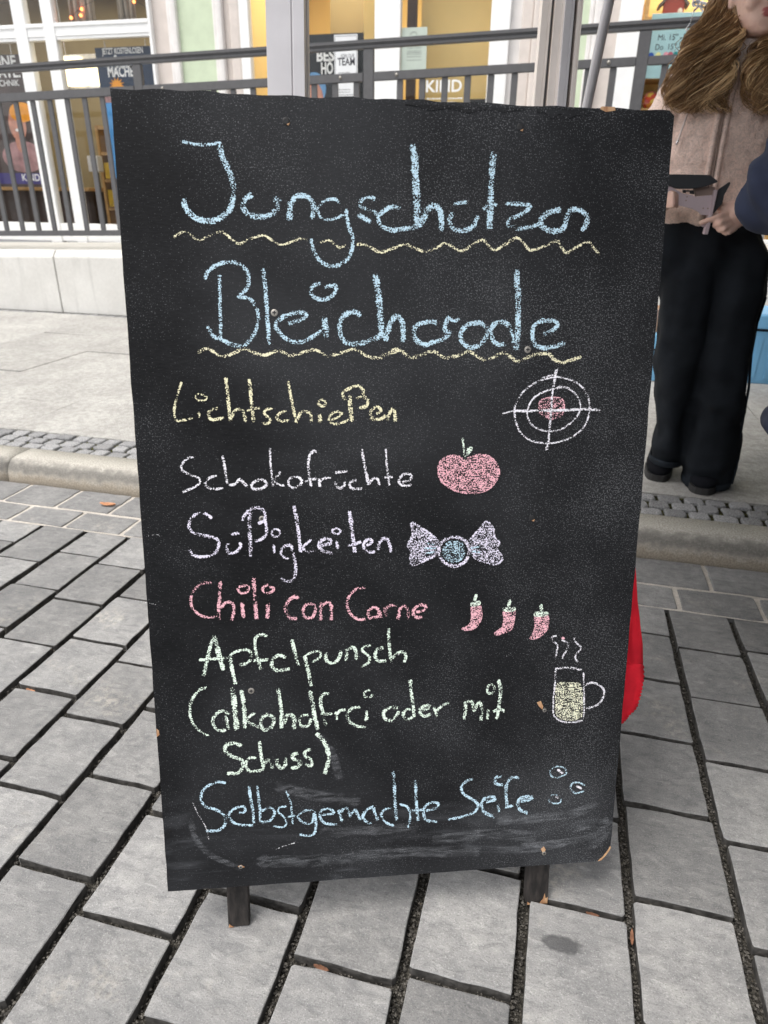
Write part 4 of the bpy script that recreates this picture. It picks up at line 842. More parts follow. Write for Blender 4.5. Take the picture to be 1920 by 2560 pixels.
# ------------------------------------------------------------------ railing
RY = 5.55
rl = empty('railing', (-2.0, RY, 0.62), 'dark grey painted metal railing with upright bars along the ramp edge', 'railing')
def zline(pa, pb):
    a = place(*pa, RY); b = place(*pb, RY); s = (b.z - a.z) / (b.x - a.x)
    return lambda x: a.z + s * (x - a.x)
ztop = zline((0, 164), (1756, 42)); ztopb = zline((0, 184.5), (1338, 97))
zmid = zline((0, 235), (1594, 143)); zmidb = zline((0, 257), (1594, 166))
zlow = zline((0, 576), (300, 577)); zlowb = zline((0, 590), (300, 591))
sl = (zmid(1) - zmid(-4)) / 5
zl0 = zlow(-4.6); zlow = lambda x: zl0 + sl * (x + 4.6); zlowb = lambda x: zlow(x) - 0.044
def sbar(name, x0, x1, fa, fb, y0, y1, parent=rl, bev=0.004):
    bm = bmesh.new()
    vs_ = [bm.verts.new(p) for p in [(x0, y0, fb(x0)), (x1, y0, fb(x1)), (x1, y1, fb(x1)), (x0, y1, fb(x0)), (x0, y0, fa(x0)), (x1, y0, fa(x1)), (x1, y1, fa(x1)), (x0, y1, fa(x0))]]
    for f in ((3, 2, 1, 0), (4, 5, 6, 7), (0, 1, 5, 4), (1, 2, 6, 5), (2, 3, 7, 6), (3, 0, 4, 7)): bm.faces.new([vs_[i] for i in f])
    bmesh.ops.bevel(bm, geom=list(bm.edges), offset=bev, segments=2, affect='EDGES')
    return obj(name, bm, M['rail'], parent)
zt1 = lambda x: ztop(x) - 0.030
hr = sbar('handrail', -9.0, 5.0, ztop, zt1, RY - 0.034, RY + 0.028, bev=0.009)
sbar('handrail_lip', -9.0, 5.0, lambda x: ztop(x) - 0.0305, lambda x: ztop(x) - 0.054, RY - 0.024, RY + 0.02, hr)
posts = [-8.82, -6.98, -5.14, -3.355, -1.505, 0.352, 2.2, 4.05]
for x in posts:
    sbar('post', x - 0.038, x + 0.038, lambda q: ztop(q) - 0.0545, lambda q: zt(q) - 0.001, RY - 0.020, RY + 0.016)
prev = -9.0
for x in posts + [5.0]:
    a, b = prev + (0.0385 if prev > -9 else 0), x - (0.0385 if x < 5 else 0)
    ms = sbar('middle_rail', a, b, zmid, zmidb, RY - 0.024, RY + 0.006)
    sbar('bottom_rail', a, b, zlow, zlowb, RY - 0.022, RY + 0.008)
    for xb in (a + 0.17, b - 0.17):
        if xb < -8 or xb > 3: continue
        bm = bmesh.new(); c = Vector((xb, RY - 0.024, (zmid(xb) + zmidb(xb)) / 2 + 0.002))
        tube(bm, [c + Vector((0, .004, 0)), c + Vector((0, -.003, 0)), c + Vector((0, -.008, 0))], [.0125, .0125, .007], 14)
        obj('bolt', bm, M['steel'], ms, smooth=True)
    prev = x
bars = []
x = -4.670
while x > -8.6: bars.append(x); x -= 0.166
x = -4.670 + 0.166
while x < 3.6: bars.append(x); x += 0.1615
for x in bars:
    if min(abs(x - p) for p in posts) < 0.07: continue
    sbar('upright_bar', x - 0.0225, x + 0.0225, lambda q: zmidb(q) - 0.0003, lambda q: zlow(q) + 0.0003, RY - 0.013, RY + 0.003, bev=0.003)

# ------------------------------------------------------------------ shop building
FY = 6.9
bl = empty('shop_building', (-2.0, FY, 0.6), 'pale green rendered shop front with tall white framed windows behind the ramp', 'building')
ZB, ZTOP = 0.55, 7.0
def strip(name, x0, x1, y, m, z0=ZB, z1=3.5, depth=0.30, bev=0.0):
    bm = bmesh.new(); box(bm, x0, x1, y, FY + depth, z0, z1, bev=bev)
    return obj(name, bm, M[m], bl)
strip('wall', -11, 6.5, FY + 0.01, 'plaster', 3.5, ZTOP)
def moulding(x0, x1, m, y=0.0):
    """upright stucco profile with two rounds"""
    bm = bmesh.new(); w = x1 - x0
    box(bm, x0, x0 + w * 0.36, FY + y - 0.02, FY + 0.25, ZB, 3.499, bev=0.012); box(bm, x0 + w * 0.365, x1, FY + y - 0.045, FY + 0.25, ZB, 3.499, bev=0.02)
    return obj('moulding', bm, M[m], bl)
strip('reveal', -3.970, -3.802, FY + 0.03, 'plaster_b'); moulding(-3.80, -3.694, 'plaster_w')
strip('wall_panel', -3.6935, -3.3415, FY + 0.0, 'plaster_g'); moulding(-3.341, -3.243, 'plaster_w')
moulding(-3.2425, -3.083, 'plaster_b', 0.03)
strip('wall_panel', -0.652, -0.56, FY + 0.04, 'plaster_w'); moulding(-0.5595, -0.3005, 'plaster_b', 0.02); strip('wall_panel', -0.30, -0.021, FY, 'plaster_g')
moulding(-0.0205, 0.085, 'plaster_w'); strip('reveal', 0.0855, 0.215, FY + 0.02, 'plaster_b')
strip('wall_panel', 2.2, 6.5, FY, 'plaster_g'); strip('wall_panel', -11, -8.4, FY, 'plaster_g')
def window(xs, transom, glass_from, head=3.49, y=0.0, sill=0.78):
    """xs: list of (x0, x1) white uprights from left to right, panes between them"""
    bm = bmesh.new(); yf = FY + y
    for a, b in xs: box(bm, a, b, yf - 0.02, yf + 0.06, ZB, head, bev=0.006)
    spans = [(xs[i][1] + .0005, xs[i + 1][0] - .0005) for i in range(len(xs) - 1)]
    for a, b in spans:
        for z0, z1 in transom + [(ZB + 0.05, sill)]:
            box(bm, a, b, yf - 0.012, yf + 0.055, z0, z1, bev=0.004)
            if z1 > 1.5:
                box(bm, a, b, yf - 0.020, yf - 0.0125, z1 - 0.032, z1 - 0.006); box(bm, a, b, yf - 0.018, yf - 0.0125, z0 + 0.03, z0 + 0.036)
    w = obj('window', bm, M['white'], bl)
    for a, b in spans:
        zz = [sill] + [z for t in transom for z in t] + [head]
        for z0, z1 in zip(zz[0::2], zz[1::2]):
            bm = bmesh.new(); box(bm, a - 0.004, b + 0.004, yf + 0.018, yf + 0.024, z0 - 0.004, z1 + 0.004)
            obj('pane', bm, M['glass'], w)
    return w
window([(-8.4, -8.28), (-6.9, -6.79), (-5.455, -5.318), (-5.128, -5.005), (-4.000, -3.9705)], [(2.421, 2.558)], 0)
window([(-3.0825, -2.992), (-1.818, -1.589), (-0.814, -0.6525)], [(3.0, 3.1)], 0)
window([(0.2155, 0.392), (2.05, 2.1995)], [(3.0, 3.1)], 0)
# rooms behind the glass
def room(x0, x1, y1, m, mf='floor'):
    y0 = FY + 0.07; z0, z1 = 0.62, 3.4
    V = [(x0, y0, z0), (x1, y0, z0), (x1, y1, z0), (x0, y1, z0), (x0, y0, z1), (x1, y0, z1), (x1, y1, z1), (x0, y1, z1)]
    me = bpy.data.meshes.new('room'); me.from_pydata(V, [], [(0, 1, 2, 3), (7, 6, 5, 4), (2, 6, 7, 3), (0, 3, 7, 4), (1, 5, 6, 2)])
    o = link('room', me, [M[m], M[mf]], bl); me.polygons[0].material_index = 1
    return o
room(-8.3, -3.75, 9.6, 'tan'); room(-3.2, -0.5, 9.0, 'yellow'); room(0.1, 2.3, 8.4, 'yellow')
def bx(name, x0, x1, y0, y1, z0, z1, m, parent=bl, bev=0.0):
    bm = bmesh.new(); box(bm, x0, x1, y0, y1, z0, z1, bev=bev); return obj(name, bm, M[m], parent)
bx('partition', -1.50, -0.83, 7.35, 7.40, 0.63, 3.39, 'yellow'); bx('partition', -2.10, -1.86, 7.55, 7.60, 0.63, 3.39, 'yellow'); bx('partition', -2.83, -2.60, 7.30, 7.34, 0.63, 3.39, 'yellow')
bx('partition', -2.58, -2.12, 8.0, 8.05, 0.63, 3.39, 'tan'); bx('partition', -1.60, -1.515, 7.2, 7.25, 0.63, 3.39, 'brown_print')
def area(x, y, z, e, sx, sy, c=(1.0, 0.92, 0.74)):
    ld = bpy.data.lights.new('shop_light', 'AREA'); ld.shape = 'RECTANGLE'; ld.size = sx; ld.size_y = sy; ld.energy = e; ld.color = c
    o = bpy.data.objects.new('shop_light', ld); COL.objects.link(o); o.location = (x, y, z); return o
area(-5.6, 8.2, 3.35, 26, 3.5, 1.6); area(-1.8, 7.75, 3.35, 26, 2.2, 0.9); area(1.15, 7.5, 3.35, 22, 1.6, 0.8)

# things inside the left window
def poster(name, x0, x1, z0, z1, y, m, label, cat='poster'):
    t = empty(name, ((x0 + x1) / 2, y, z0), label, cat)
    bm = bmesh.new(); box(bm, x0, x1, y, y + 0.004, z0, z1); obj('sheet', bm, M[m], t)
    return t
PY = FY + 0.085
p = poster('window_poster', -4.665, -3.985, 1.02, 2.362, PY, 'navy_print', 'tall navy and sky blue poster with an orange star hanging in the left window', 'poster')
bx('picture_band', -4.664, -3.986, PY - .002, PY - .0003, 1.22, 1.90, 'blue_print', p); bx('picture_band', -4.6635, -3.9865, PY - .0035, PY - .0025, 1.90, 2.03, 'mauve', p)
def text_px(s, px0, px1, py, hpx, y, m, parent, bold=0.03, right=False):
    a = place(px0, py, y); b = place(px1, py, y); h = hpx * (b.x - a.x) / (px1 - px0)
    return wall_text('lettering', s, b.x if right else a.x, y, (a.z + b.z) / 2, h, m, parent, bold, None if right else b.x - a.x, 'RIGHT' if right else 'LEFT')
text_px('JETZT KOSTENLOSEN', 255, 358, 134, 11, PY - .003, M['lettering'], p, 0.03)
text_px('HÖRTEST', 271, 352, 169, 19, PY - .003, M['lettering'], p, 0.045)
text_px('MACHEN', 271, 350, 191, 19, PY - .003, M['lettering'], p, 0.045)
sc0 = place(293, 212, PY); bm = bmesh.new(); c = Vector((sc0.x, PY - .006, sc0.z)); pts = []
for k in range(24):
    a = math.pi * 2 * k / 24; r = (0.085 if k % 2 else 0.045); pts.append(c + Vector((r * math.cos(a), 0, r * 0.75 * math.sin(a))))
prism(bm, pts[::-1], (0, 0.002, 0)); obj('star', bm, M['orange'], p)
bm = bmesh.new(); c = Vector((-4.31, PY - .005, 1.85)); prism(bm, [c + Vector((.09 * math.cos(-k * .35), 0, .10 * math.sin(-k * .35))) for k in range(18)], (0, .0015, 0)); obj('badge', bm, M['paper'], p)
for xx in (-4.55, -4.11):
    bm = bmesh.new(); tube(bm, [(xx, PY, 2.362), (xx, PY, 2.42)], [.004, .004], 6); obj('hook', bm, M['silver'], p)
p = poster('window_poster', -6.75, -5.462, 1.13, 2.335, PY, 'brown_print', 'dark brown poster with a smiling face and a violet band hanging in the left window', 'poster')
bx('colour_band', -6.749, -5.463, PY - .002, PY - .0003, 1.16, 1.265, 'purple_print', p)
text_px('MEINE', 0, 42, 167, 20, PY - .003, M['lettering'], p, 0.035, True); text_px('GERÄTE.', 0, 52, 193, 19, PY - .003, M['lettering'], p, 0.035, True)
text_px('& TECHNIK', 0, 49, 215, 11, PY - .003, M['lettering'], p, 0.01, True); text_px('KIND', 60, 101, 452, 13, PY - .003, M['lettering'], p, 0.02, True)
def disc(name, x, z, rx, rz, y, m, parent, n=22):
    bm = bmesh.new(); prism(bm, [(x + rx * math.cos(-2 * math.pi * k / n), y, z + rz * math.sin(-2 * math.pi * k / n)) for k in range(n)], (0, .0012, 0)); return obj(name, bm, M[m], parent)
disc('printed_shirt', -5.70, 1.42, .26, .15, PY - .0022, 'mauve', p); disc('printed_neck', -5.70, 1.56, .06, .10, PY - .0036, 'face', p); disc('printed_head', -5.70, 1.72, .105, .15, PY - .005, 'face', p); disc('printed_hair', -5.62, 1.83, .15, .09, PY - .0064, 'orange', p)
disc('printed_smile', -5.70, 1.67, .035, .014, PY - .0064, 'lettering', p)
for xx in (-6.4, -5.62):
    bm = bmesh.new(); tube(bm, [(xx, PY, 2.335), (xx, PY, 2.42)], [.004, .004], 6); obj('hook', bm, M['silver'], p)
la, lb_ = place(168, 215, 7.30), place(244, 138, 7.30)
lp = empty('shop_lamp', (la.x, 7.30, la.z), 'glowing twin panel lamp hanging inside the left shop window', 'lamp')
lw = lb_.x - la.x; lh = lb_.z - la.z
for x0, x1, z0, z1 in ((la.x, la.x + lw * .46, la.z, lb_.z), (la.x + lw * .58, lb_.x, la.z, la.z + lh * .80)):
    bm = bmesh.new(); box(bm, x0, x1, 7.30, 7.33, z0, z1, bev=.008); obj('lamp_panel', bm, M['lamp'], lp)
bm = bmesh.new(); tube(bm, [(la.x + .03, 7.315, lb_.z), (la.x, 7.315, 3.39)], [.005, .005], 6); obj('cable', bm, M['silver'], lp)
bm = bmesh.new(); box(bm, la.x - .02, lb_.x + .02, 7.335, 7.36, la.z - .03, lb_.z + .02, bev=.006); obj('lamp_housing', bm, M['silver'], lp)
sh = empty('display_shelf', (-4.6, 7.9, 0.62), 'mustard yellow shelf unit standing inside the left shop window', 'shelf')
bx('back_panel', -5.3, -3.95, 8.08, 8.10, 0.63, 1.75, 'brown_print', sh)
for z in (0.9, 1.2, 1.48, 1.74): bx('shelf_board', -5.3, -3.95, 7.78, 8.079, z, z + .03, 'oak', sh)
for x in (-5.34, -3.94): bx('side_board', x, x + .035, 7.78, 8.10, 0.63, 1.78, 'oak', sh)
bx('yellow_panel', -5.27, -4.35, 7.76, 7.775, 1.235, 1.40, 'yellow2', sh); bx('yellow_panel', -5.27, -4.0, 7.76, 7.775, 0.94, 1.12, 'yellow2', sh)
cb = empty('counter', (-6.3, 7.9, 0.62), 'low brown counter inside the left shop window', 'counter')
bx('counter_body', -7.4, -5.5, 7.7, 8.3, 0.63, 1.10, 'brown_print', cb, .01); bx('counter_top', -7.45, -5.45, 7.66, 8.34, 1.101, 1.14, 'oak', cb, .006)
wl = empty('table_lamp', (-5.44, 7.6, 1.16), 'small white lamp glowing behind the left window mullion', 'lamp')
bx('shade', -5.30, -5.17, 7.5, 7.6, 1.30, 1.46, 'lamp' if False else 'paper', wl, .01); bx('stand', -5.25, -5.22, 7.54, 7.57, 0.63, 1.299, 'black', wl)
# sheets and glowing beads added in place of reflections in the upper panes
for k, (x0, x1) in enumerate(((-4.94, -4.66), (-4.42, -4.22), (-6.2, -5.75))):
    V, Fc = [], []
    for i in range(25):
        x = x0 + (x1 - x0) * i / 24; y = FY + .16 + .018 * math.sin(i * 1.9 + k)
        V += [(x, y, 2.58), (x + (x1 - x0) * .12 * math.sin(i), y + .01, 3.38)]
    for i in range(24): Fc.append((2 * i, 2 * i + 2, 2 * i + 3, 2 * i + 1))
    me = bpy.data.meshes.new('reflection_sheet'); me.from_pydata(V, [], Fc); o = link('reflection_sheet', me, M['pane_streak'], None, True, loc=((x0 + x1) / 2, FY + .16, 2.58))
    so = o.modifiers.new('s', 'SOLIDIFY'); so.thickness = .002
    tag(o, ('pale sheet standing for a reflection at the left edge of the wide upper pane', 'pale sheet standing for a reflection in the middle of the wide upper pane', 'pale sheet standing for a reflection in the narrow pane at the far left')[k], 'reflection_sheet', 'sheets standing for reflections behind the upper panes')
fl = empty('reflected_glints', (-4.6, FY + .13, 2.65), 'string of small orange glowing beads standing for reflections in the upper left window', 'reflection')  # glowing beads added for the orange reflections in the glass
bm = bmesh.new(); pts = [(-4.9, FY + .12, 2.62), (-4.78, FY + .12, 2.70), (-4.5, FY + .12, 2.78), (-4.2, FY + .12, 2.74), (-4.06, FY + .12, 2.66)]
tube(bm, pts, [.002] * 5, 5); obj('wire', bm, M['black'], fl)
for q in [(-4.9, 2.62), (-4.77, 2.685), (-4.06, 2.655), (-4.2, 2.72), (-4.79, 2.635)]:
    bm = bmesh.new(); ball(bm, (q[0], FY + .12, q[1]), .014, u=10, v=6); obj('glint_bead', bm, M['glint'], fl)

# things in the middle window
p = poster('window_poster', -2.50, -1.943, 1.25, 2.398, PY, 'black_print', 'black poster with a face under a blue cap in the middle window', 'poster')
text_px('BES', 792, 836, 152, 21, PY - .003, M['lettering'], p, 0.05); text_px('HÖ', 803, 833, 184, 22, PY - .003, M['lettering'], p, 0.05)
disc('printed_cap', -2.42, 1.98, .115, .13, PY - .0012, 'cap_blue', p); disc('printed_head', -2.43, 1.88, .10, .16, PY - .0026, 'face', p); disc('printed_collar', -2.2, 1.60, .2, .22, PY - .0014, 'blue_print', p)
PN = FY + .0135
p = poster('notice_sheet', -2.197, -1.982, 1.905, 2.375, PN, 'paper', 'white notice with a thin border taped over the black poster', 'notice')
bm = bmesh.new(); x0, x1, z0, z1 = -2.19, -1.989, 1.915, 2.365
for a in ((x0, x1, z1 - .003, z1), (x0, x1, z0, z0 + .003), (x0, x0 + .003, z0 + .0035, z1 - .0035), (x1 - .003, x1, z0 + .0035, z1 - .0035)): box(bm, a[0], a[1], PN - .0010, PN - .0002, a[2], a[3])
obj('border', bm, M['ink'], p)
text_px('JOIN OUR', 852, 886, 144, 7.5, PN - .001, M['ink'], p, 0.0); text_px('TEAM', 844, 887, 163, 15, PN - .001, M['ink'], p, 0.03)
def scribble(name, x0, x1, z, h, y, m, parent, seed=1):
    """a line of print too small to read: short marks of uneven width"""
    rr = random.Random(seed); bm = bmesh.new(); x = x0
    while x < x1 - .004:
        w = rr.uniform(.004, .012); box(bm, x, min(x + w, x1), y, y + .0006, z, z + h * rr.uniform(.6, 1)); x += w + rr.uniform(.0015, .006)
    return obj(name, bm, M[m], parent)
for k, z in enumerate((2.085, 2.072, 1.955, 1.935)): scribble('small_print', -2.16, -2.05, z, .006, PN - .0010, 'ink', p, k)
p = poster('notice_sheet', -1.584, -1.357, 2.085, 2.405, FY + .0105, 'pale_paper', 'pale grey green printed sheet stuck inside the middle window', 'notice')
for k, z in enumerate((2.255, 2.232, 2.22, 2.208, 2.19, 2.165)): scribble('small_print', -1.53, -1.40, z, .004, FY + .0095, 'ink', p, 20 + k)
bm = bmesh.new(); tube(bm, [(-1.475 + .03 * math.cos(a * .3), FY + .0095, 2.345 + .028 * math.sin(a * .3)) for a in range(11)], [.0012] * 11, 5); obj('printed_arc', bm, M['ink'], p)
ws = empty('window_lettering', (-1.19, FY + .012, 1.90), 'white lettering on the glass of the yellow middle window', 'lettering')
wall_text('lettering', 'KIND', -1.352, FY + .014, 1.925, .088, M['lettering'], ws, 0.025, .318)
for k, z in enumerate((1.868, 1.835)): scribble('small_print', -1.34, -1.02 - .06 * k, z, .014, FY + .014, 'lettering', ws, 40 + k)
sc_ = empty('display_screen', (-0.93, 7.25, 1.62), 'black screen standing behind the yellow window', 'screen')
bx('screen', -1.02, -0.70, 7.20, 7.23, 1.66, 1.90, 'black_print', sc_, .006); bx('stand', -0.90, -0.82, 7.2, 7.3, 0.63, 1.659, 'black', sc_)

# things in the right hand window
sg = empty('opening_hours_board', (0.75, FY + .10, 1.88), 'pale blue board with handwritten opening hours and painted dots in the right window', 'sign')
bx('board', 0.475, 1.12, FY + .09, FY + .105, 1.998, 2.445, 'sign_blue', sg, .004)
for s, x, z, h in (('Mi. 15  -18   Uhr  }', 0.545, 2.262, .040), ('Do  15  -18   Uhr', 0.535, 2.197, .040), ('Di. 15  -18   Uhr', 0.545, 2.335, .040)):
    o = wall_text('handwriting', s, x, FY + .0885, z, h, M['ink'], sg, 0.0, .36 if '}' not in s else .42)
for x, z in ((.675, 2.29), (.745, 2.29), (.675, 2.225), (.745, 2.225), (.675, 2.363), (.745, 2.363)): wall_text('handwriting', '00', x, FY + .0885, z, .014, M['ink'], sg, .02, .024)
for i, x in enumerate((.51, .565, .625, .66, .70, .745)): disc('painted_dot', x, 2.160, .021, .021, FY + .0875 - .0002 * i, 'dot%d' % i, sg, 16)
bc = place(1626, 251, 7.36)
sf = empty('wooden_shelf', (1.0, 7.5, 0.62), 'light oak shelf unit inside the right window', 'shelf')
for x in (0.425, 1.72): bx('side_board', x, x + .035, 7.25, 7.62, 0.63, 2.6, 'oak', sf)
for z in (1.45, bc.z - .0955, 2.035, 2.45): bx('shelf_board', 0.4605, 1.7195, 7.25, 7.60, z, z + .025, 'oak', sf)
bx('back_panel', 0.42, 1.76, 7.621, 7.64, 0.63, 2.6, 'yellow', sf)
bg_ = empty('patchwork_ball', (bc.x, bc.y, bc.z - .07), 'big red, orange and yellow patchwork ball on the oak shelf', 'ball')
cc = bc; bm = bmesh.new(); ball(bm, cc, .07, u=28, v=18); bo = obj('ball', bm, None, bg_, True)
nb = N('patchwork', 0.8); vc = nb.voro(26, out='Color'); sc3 = nb.node('SeparateColor'); nb.put(sc3.inputs[0], vc)
cr = nb.node('ValToRGB'); nb.put(cr.inputs[0], sc3.outputs[0]); cr.color_ramp.interpolation = 'CONSTANT'
for k, (ps, c) in enumerate([(0, (.62, .09, .06)), (.22, (.75, .33, .06)), (.42, (.72, .30, .26)), (.6, (.78, .55, .12)), (.78, (.6, .16, .2)), (.92, (.45, .33, .12))]):
    e = cr.color_ramp.elements[k] if k < 2 else cr.color_ramp.elements.new(ps); e.position = ps; e.color = (*c, 1)
nb.done(cr.outputs[0], nb.bump(nb.noise(60), .5, .004)); bo.data.materials.append(nb.m)
bh = empty('bird_house', (0.63, FY + .25, 2.478), 'small red wooden bird house with a grey roof in the right window', 'bird house')
bm = bmesh.new(); y0 = FY + .40; xb, zb = .655, 2.476
prism(bm, [(xb - .075, y0, zb), (xb + .085, y0, zb), (xb + .085, y0, zb + .11), (xb, y0, zb + .20), (xb - .075, y0, zb + .11)][::-1], (0, .12, 0)); obj('house_body', bm, M['red'], bh)
for sgn in (-1, 1):
    bm = bmesh.new(); a = Vector((xb + .004, y0 - .02, zb + .215)); b = Vector((xb + sgn * .125, y0 - .02, zb + .085))
    nrm = Vector((sgn * .013, 0, .012)); prism(bm, [a, b, b - nrm, a - nrm], (0, .16, 0)); bmesh.ops.recalc_face_normals(bm, faces=bm.faces); obj('roof', bm, M['slate'], bh)
bm = bmesh.new(); ball(bm, (xb + .055, y0 - .015, zb + .03), .02, .012, .03); obj('perched_bird', bm, M['plaster_b'], bh)

# ------------------------------------------------------------------ market tent over the right hand side
E1 = Vector((0.48, 0.877, 0)); E2 = Vector((0.877, -0.48, 0))
TA = Vector((-0.535, 1.40, 0))
tent = empty('market_tent', TA, 'market tent with pale metal poles standing behind the chalkboard', 'tent')
def tp(s, t, z): return TA + E1 * s + E2 * t + Vector((0, 0, z))
def square_pole(name, p, q, w1, w2, m, mg, d1, groove=True):
    """square profile from p up to q: front face m, one light side strip"""
    p = Vector(p); q = Vector(q); up = (q - p).normalized(); a = (d1 - up * d1.dot(up)).normalized(); b = up.cross(a)
    bm = bmesh.new()
    sec = [(-w1, -w2), (w1 * .30, -w2), (w1 * .36, -w2 * .93), (w1 * .44, -w2), (w1, -w2), (w1, -w2 * .2), (w1 * .9, 0), (w1, w2 * .2), (w1, w2), (-w1, w2)]
    A = [bm.verts.new(p + a * x - b * (-y)) for x, y in sec]; B = [bm.verts.new(q + a * x - b * (-y)) for x, y in sec]
    n = len(sec)
    for i in range(n): bm.faces.new((A[i], A[(i + 1) % n], B[(i + 1) % n], B[i]))
    bm.faces.new(A[::-1]); bm.faces.new(B); bmesh.ops.recalc_face_normals(bm, faces=bm.faces)
    return obj(name, bm, m, tent)
# front pole (leans a little)
pa, pb = place(672.5, 236, 1.40), place(668.5, 0, 1.42); dA = (pb - pa).normalized()
pa2, pb2 = place(723, 236, 1.40), place(719, 0, 1.42); dirA = (pb2 - pa2).normalized()
base = pa2 - dirA * ((pa2.z - 0.0) / dirA.z); topA = pa2 + dirA * ((2.56 - pa2.z) / dirA.z)
square_pole('pole', base, topA, 0.0345, 0.028, M['alu'], None, Vector((0.985, 0.17, 0)))
# paired inner poles: pale profiles with dark slots between them
pairs = []
for px0, px1, y, mm, hw in ((1332, 1354, 2.12, 'alu_w', .018), (1364, 1388, 2.12, 'alu_w', .018), (1389.5, 1411, 2.115, 'alu', .018), (1420, 1432, 2.12, 'alu_w', .018), (1350, 1424, 2.135, 'rail', .010)):
    c = (px0 + px1) / 2; a = place(c, 262, y); b = place(c + 22.5, 0, y)
    d0 = (b - a).normalized(); w = (px1 - px0) / 2 * (FWD.dot(a - Vector((0, 0, CAM_H))) / FOCAL)
    p0 = a - d0 * (a.z / d0.z); p1 = a + d0 * ((2.56 - a.z) / d0.z)
    square_pole('pole' if mm != 'rail' else 'pole_core', p0, p1, w, hw, M[mm], None, Vector((0.97, 0.24, 0)))
bm = bmesh.new(); a = place(1468, 262, 2.25); b = place(1523, 0, 2.25); d0 = (b - a).normalized()
tube(bm, [a - d0 * (a.z / d0.z), a + d0 * ((2.54 - a.z) / d0.z)], [.0135, .0135], 14); obj('brace', bm, M['alu'], tent, True)
for s, t in ((0, 1.82), (3.05, 1.82)):
    p0 = tp(s, t, 0); square_pole('pole', p0, p0 + Vector((0, 0, 2.56)), .025, .025, M['alu'], None, E2)
p0 = tp(3.05, 0.02, 0.09); square_pole('pole', p0, p0 + Vector((0, 0, 2.47)), .02, .02, M['alu'], None, E2)
for a, b in (((0, 0), (0, 1.82)), ((0, 0), (3.05, 0)), ((3.05, 0), (3.05, 1.82)), ((0, 1.82), (3.05, 1.82))):
    bm = bmesh.new(); tube(bm, [tp(*a, 2.56), tp(*b, 2.56)], [.018, .018], 8); obj('frame_tube', bm, M['alu'], tent, True)
V, Fc = [], []; NN = 16
for i in range(NN + 1):
    for j in range(NN + 1):
        s, t = -0.65 + 3.83 * i / NN, -0.15 + 2.2 * j / NN; u, v = abs(2 * i / NN - 1), abs(2 * j / NN - 1)
        V.append(tp(s, t, 2.60 + 0.85 * (1 - max(u, v)) - 0.05 * math.sin(math.pi * min(1, max(u, v)))))
for i in range(NN):
    for j in range(NN): a = i * (NN + 1) + j; Fc.append((a, a + 1, a + NN + 2, a + NN + 1))
o = pyobj('roof_cloth', V, Fc, M['canopy'], tent, True); o.modifiers.new('s', 'SOLIDIFY').thickness = .003
V, Fc = [], []; per = [(-0.65 + 3.83 * k / 40, -0.15) for k in range(41)] + [(3.18, -0.15 + 2.2 * k / 24) for k in range(1, 25)] + [(3.18 - 3.83 * k / 40, 2.05) for k in range(1, 41)] + [(-0.65, 2.05 - 2.2 * k / 24) for k in range(1, 24)]
for k, (s, t) in enumerate(per): V += [tp(s, t, 2.602), tp(s, t, 2.38 + .02 * math.sin(k * 1.5))]
n = len(per)
for k in range(n): Fc.append((2 * k, 2 * ((k + 1) % n), 2 * ((k + 1) % n) + 1, 2 * k + 1))
o = pyobj('valance', V, Fc, M['canopy'], tent, True); o.modifiers.new('s', 'SOLIDIFY').thickness = .003
# cloths added far and right, out of view, to dim the stall
for a, b in (((3.1, 0.75), (3.1, 1.8)), ((3.05, 1.86), (-0.3, 1.86))):
    V = []; 
    for k in range(31):
        q = tp(a[0] + (b[0] - a[0]) * k / 30, a[1] + (b[1] - a[1]) * k / 30, 0); w = .012 * math.sin(k * 1.7)
        V += [q + Vector((w, w, .12)), q + Vector((w, -w, 2.5))]
    o = pyobj('added_side_cloth', V, [(2 * k, 2 * k + 2, 2 * k + 3, 2 * k + 1) for k in range(30)], M['canopy'], tent, True); o.modifiers.new('s', 'SOLIDIFY').thickness = .003

# white ribbon ornament hanging from the tent frame
rb = empty('ribbon_ornament', place(1742, 40, 3.6), 'shiny white ribbon bow hanging in front of the railing beside the woman', 'ribbon')
def ribbon(name, px, w, yy=3.6):
    pts = [place(x, y, yy) + Vector((0, .012 * math.sin(i * 2.1), 0)) for i, (x, y) in enumerate(px)]
    P2 = []
    for i in range(len(pts) - 1):
        for j in range(5): P2.append(pts[i].lerp(pts[i + 1], j / 5))
    P2.append(pts[-1]); bm = bmesh.new()
    tube(bm, P2, [(w, .0012)] * len(P2), 6); return obj(name, bm, M['tinsel'], rb, True)
ribbon('ribbon_tail', [(1748, 14), (1735, 26), (1730, 40), (1726, 56), (1718, 68), (1713, 74), (1722, 78), (1736, 76)], .006)
ribbon('ribbon_tail', [(1748, 14), (1757, 24), (1764, 38), (1770, 60)], .006)
for lp_ in ([(1747, 10), (1735, 2), (1728, -8), (1742, -6), (1750, 8)], [(1747, 10), (1758, 0), (1770, -6), (1772, 6), (1752, 12)], [(1748, 12), (1736, 14), (1732, 8), (1747, 4)], [(1750, 12), (1762, 18), (1768, 12), (1752, 6)]): ribbon('bow_loop', lp_, .007)
bm = bmesh.new(); t0 = place(1749, 0, 3.6); tube(bm, [t0, Vector((t0.x, t0.y, 2.57))], [.0012, .0012], 5); obj('string', bm, M['tinsel'], rb)

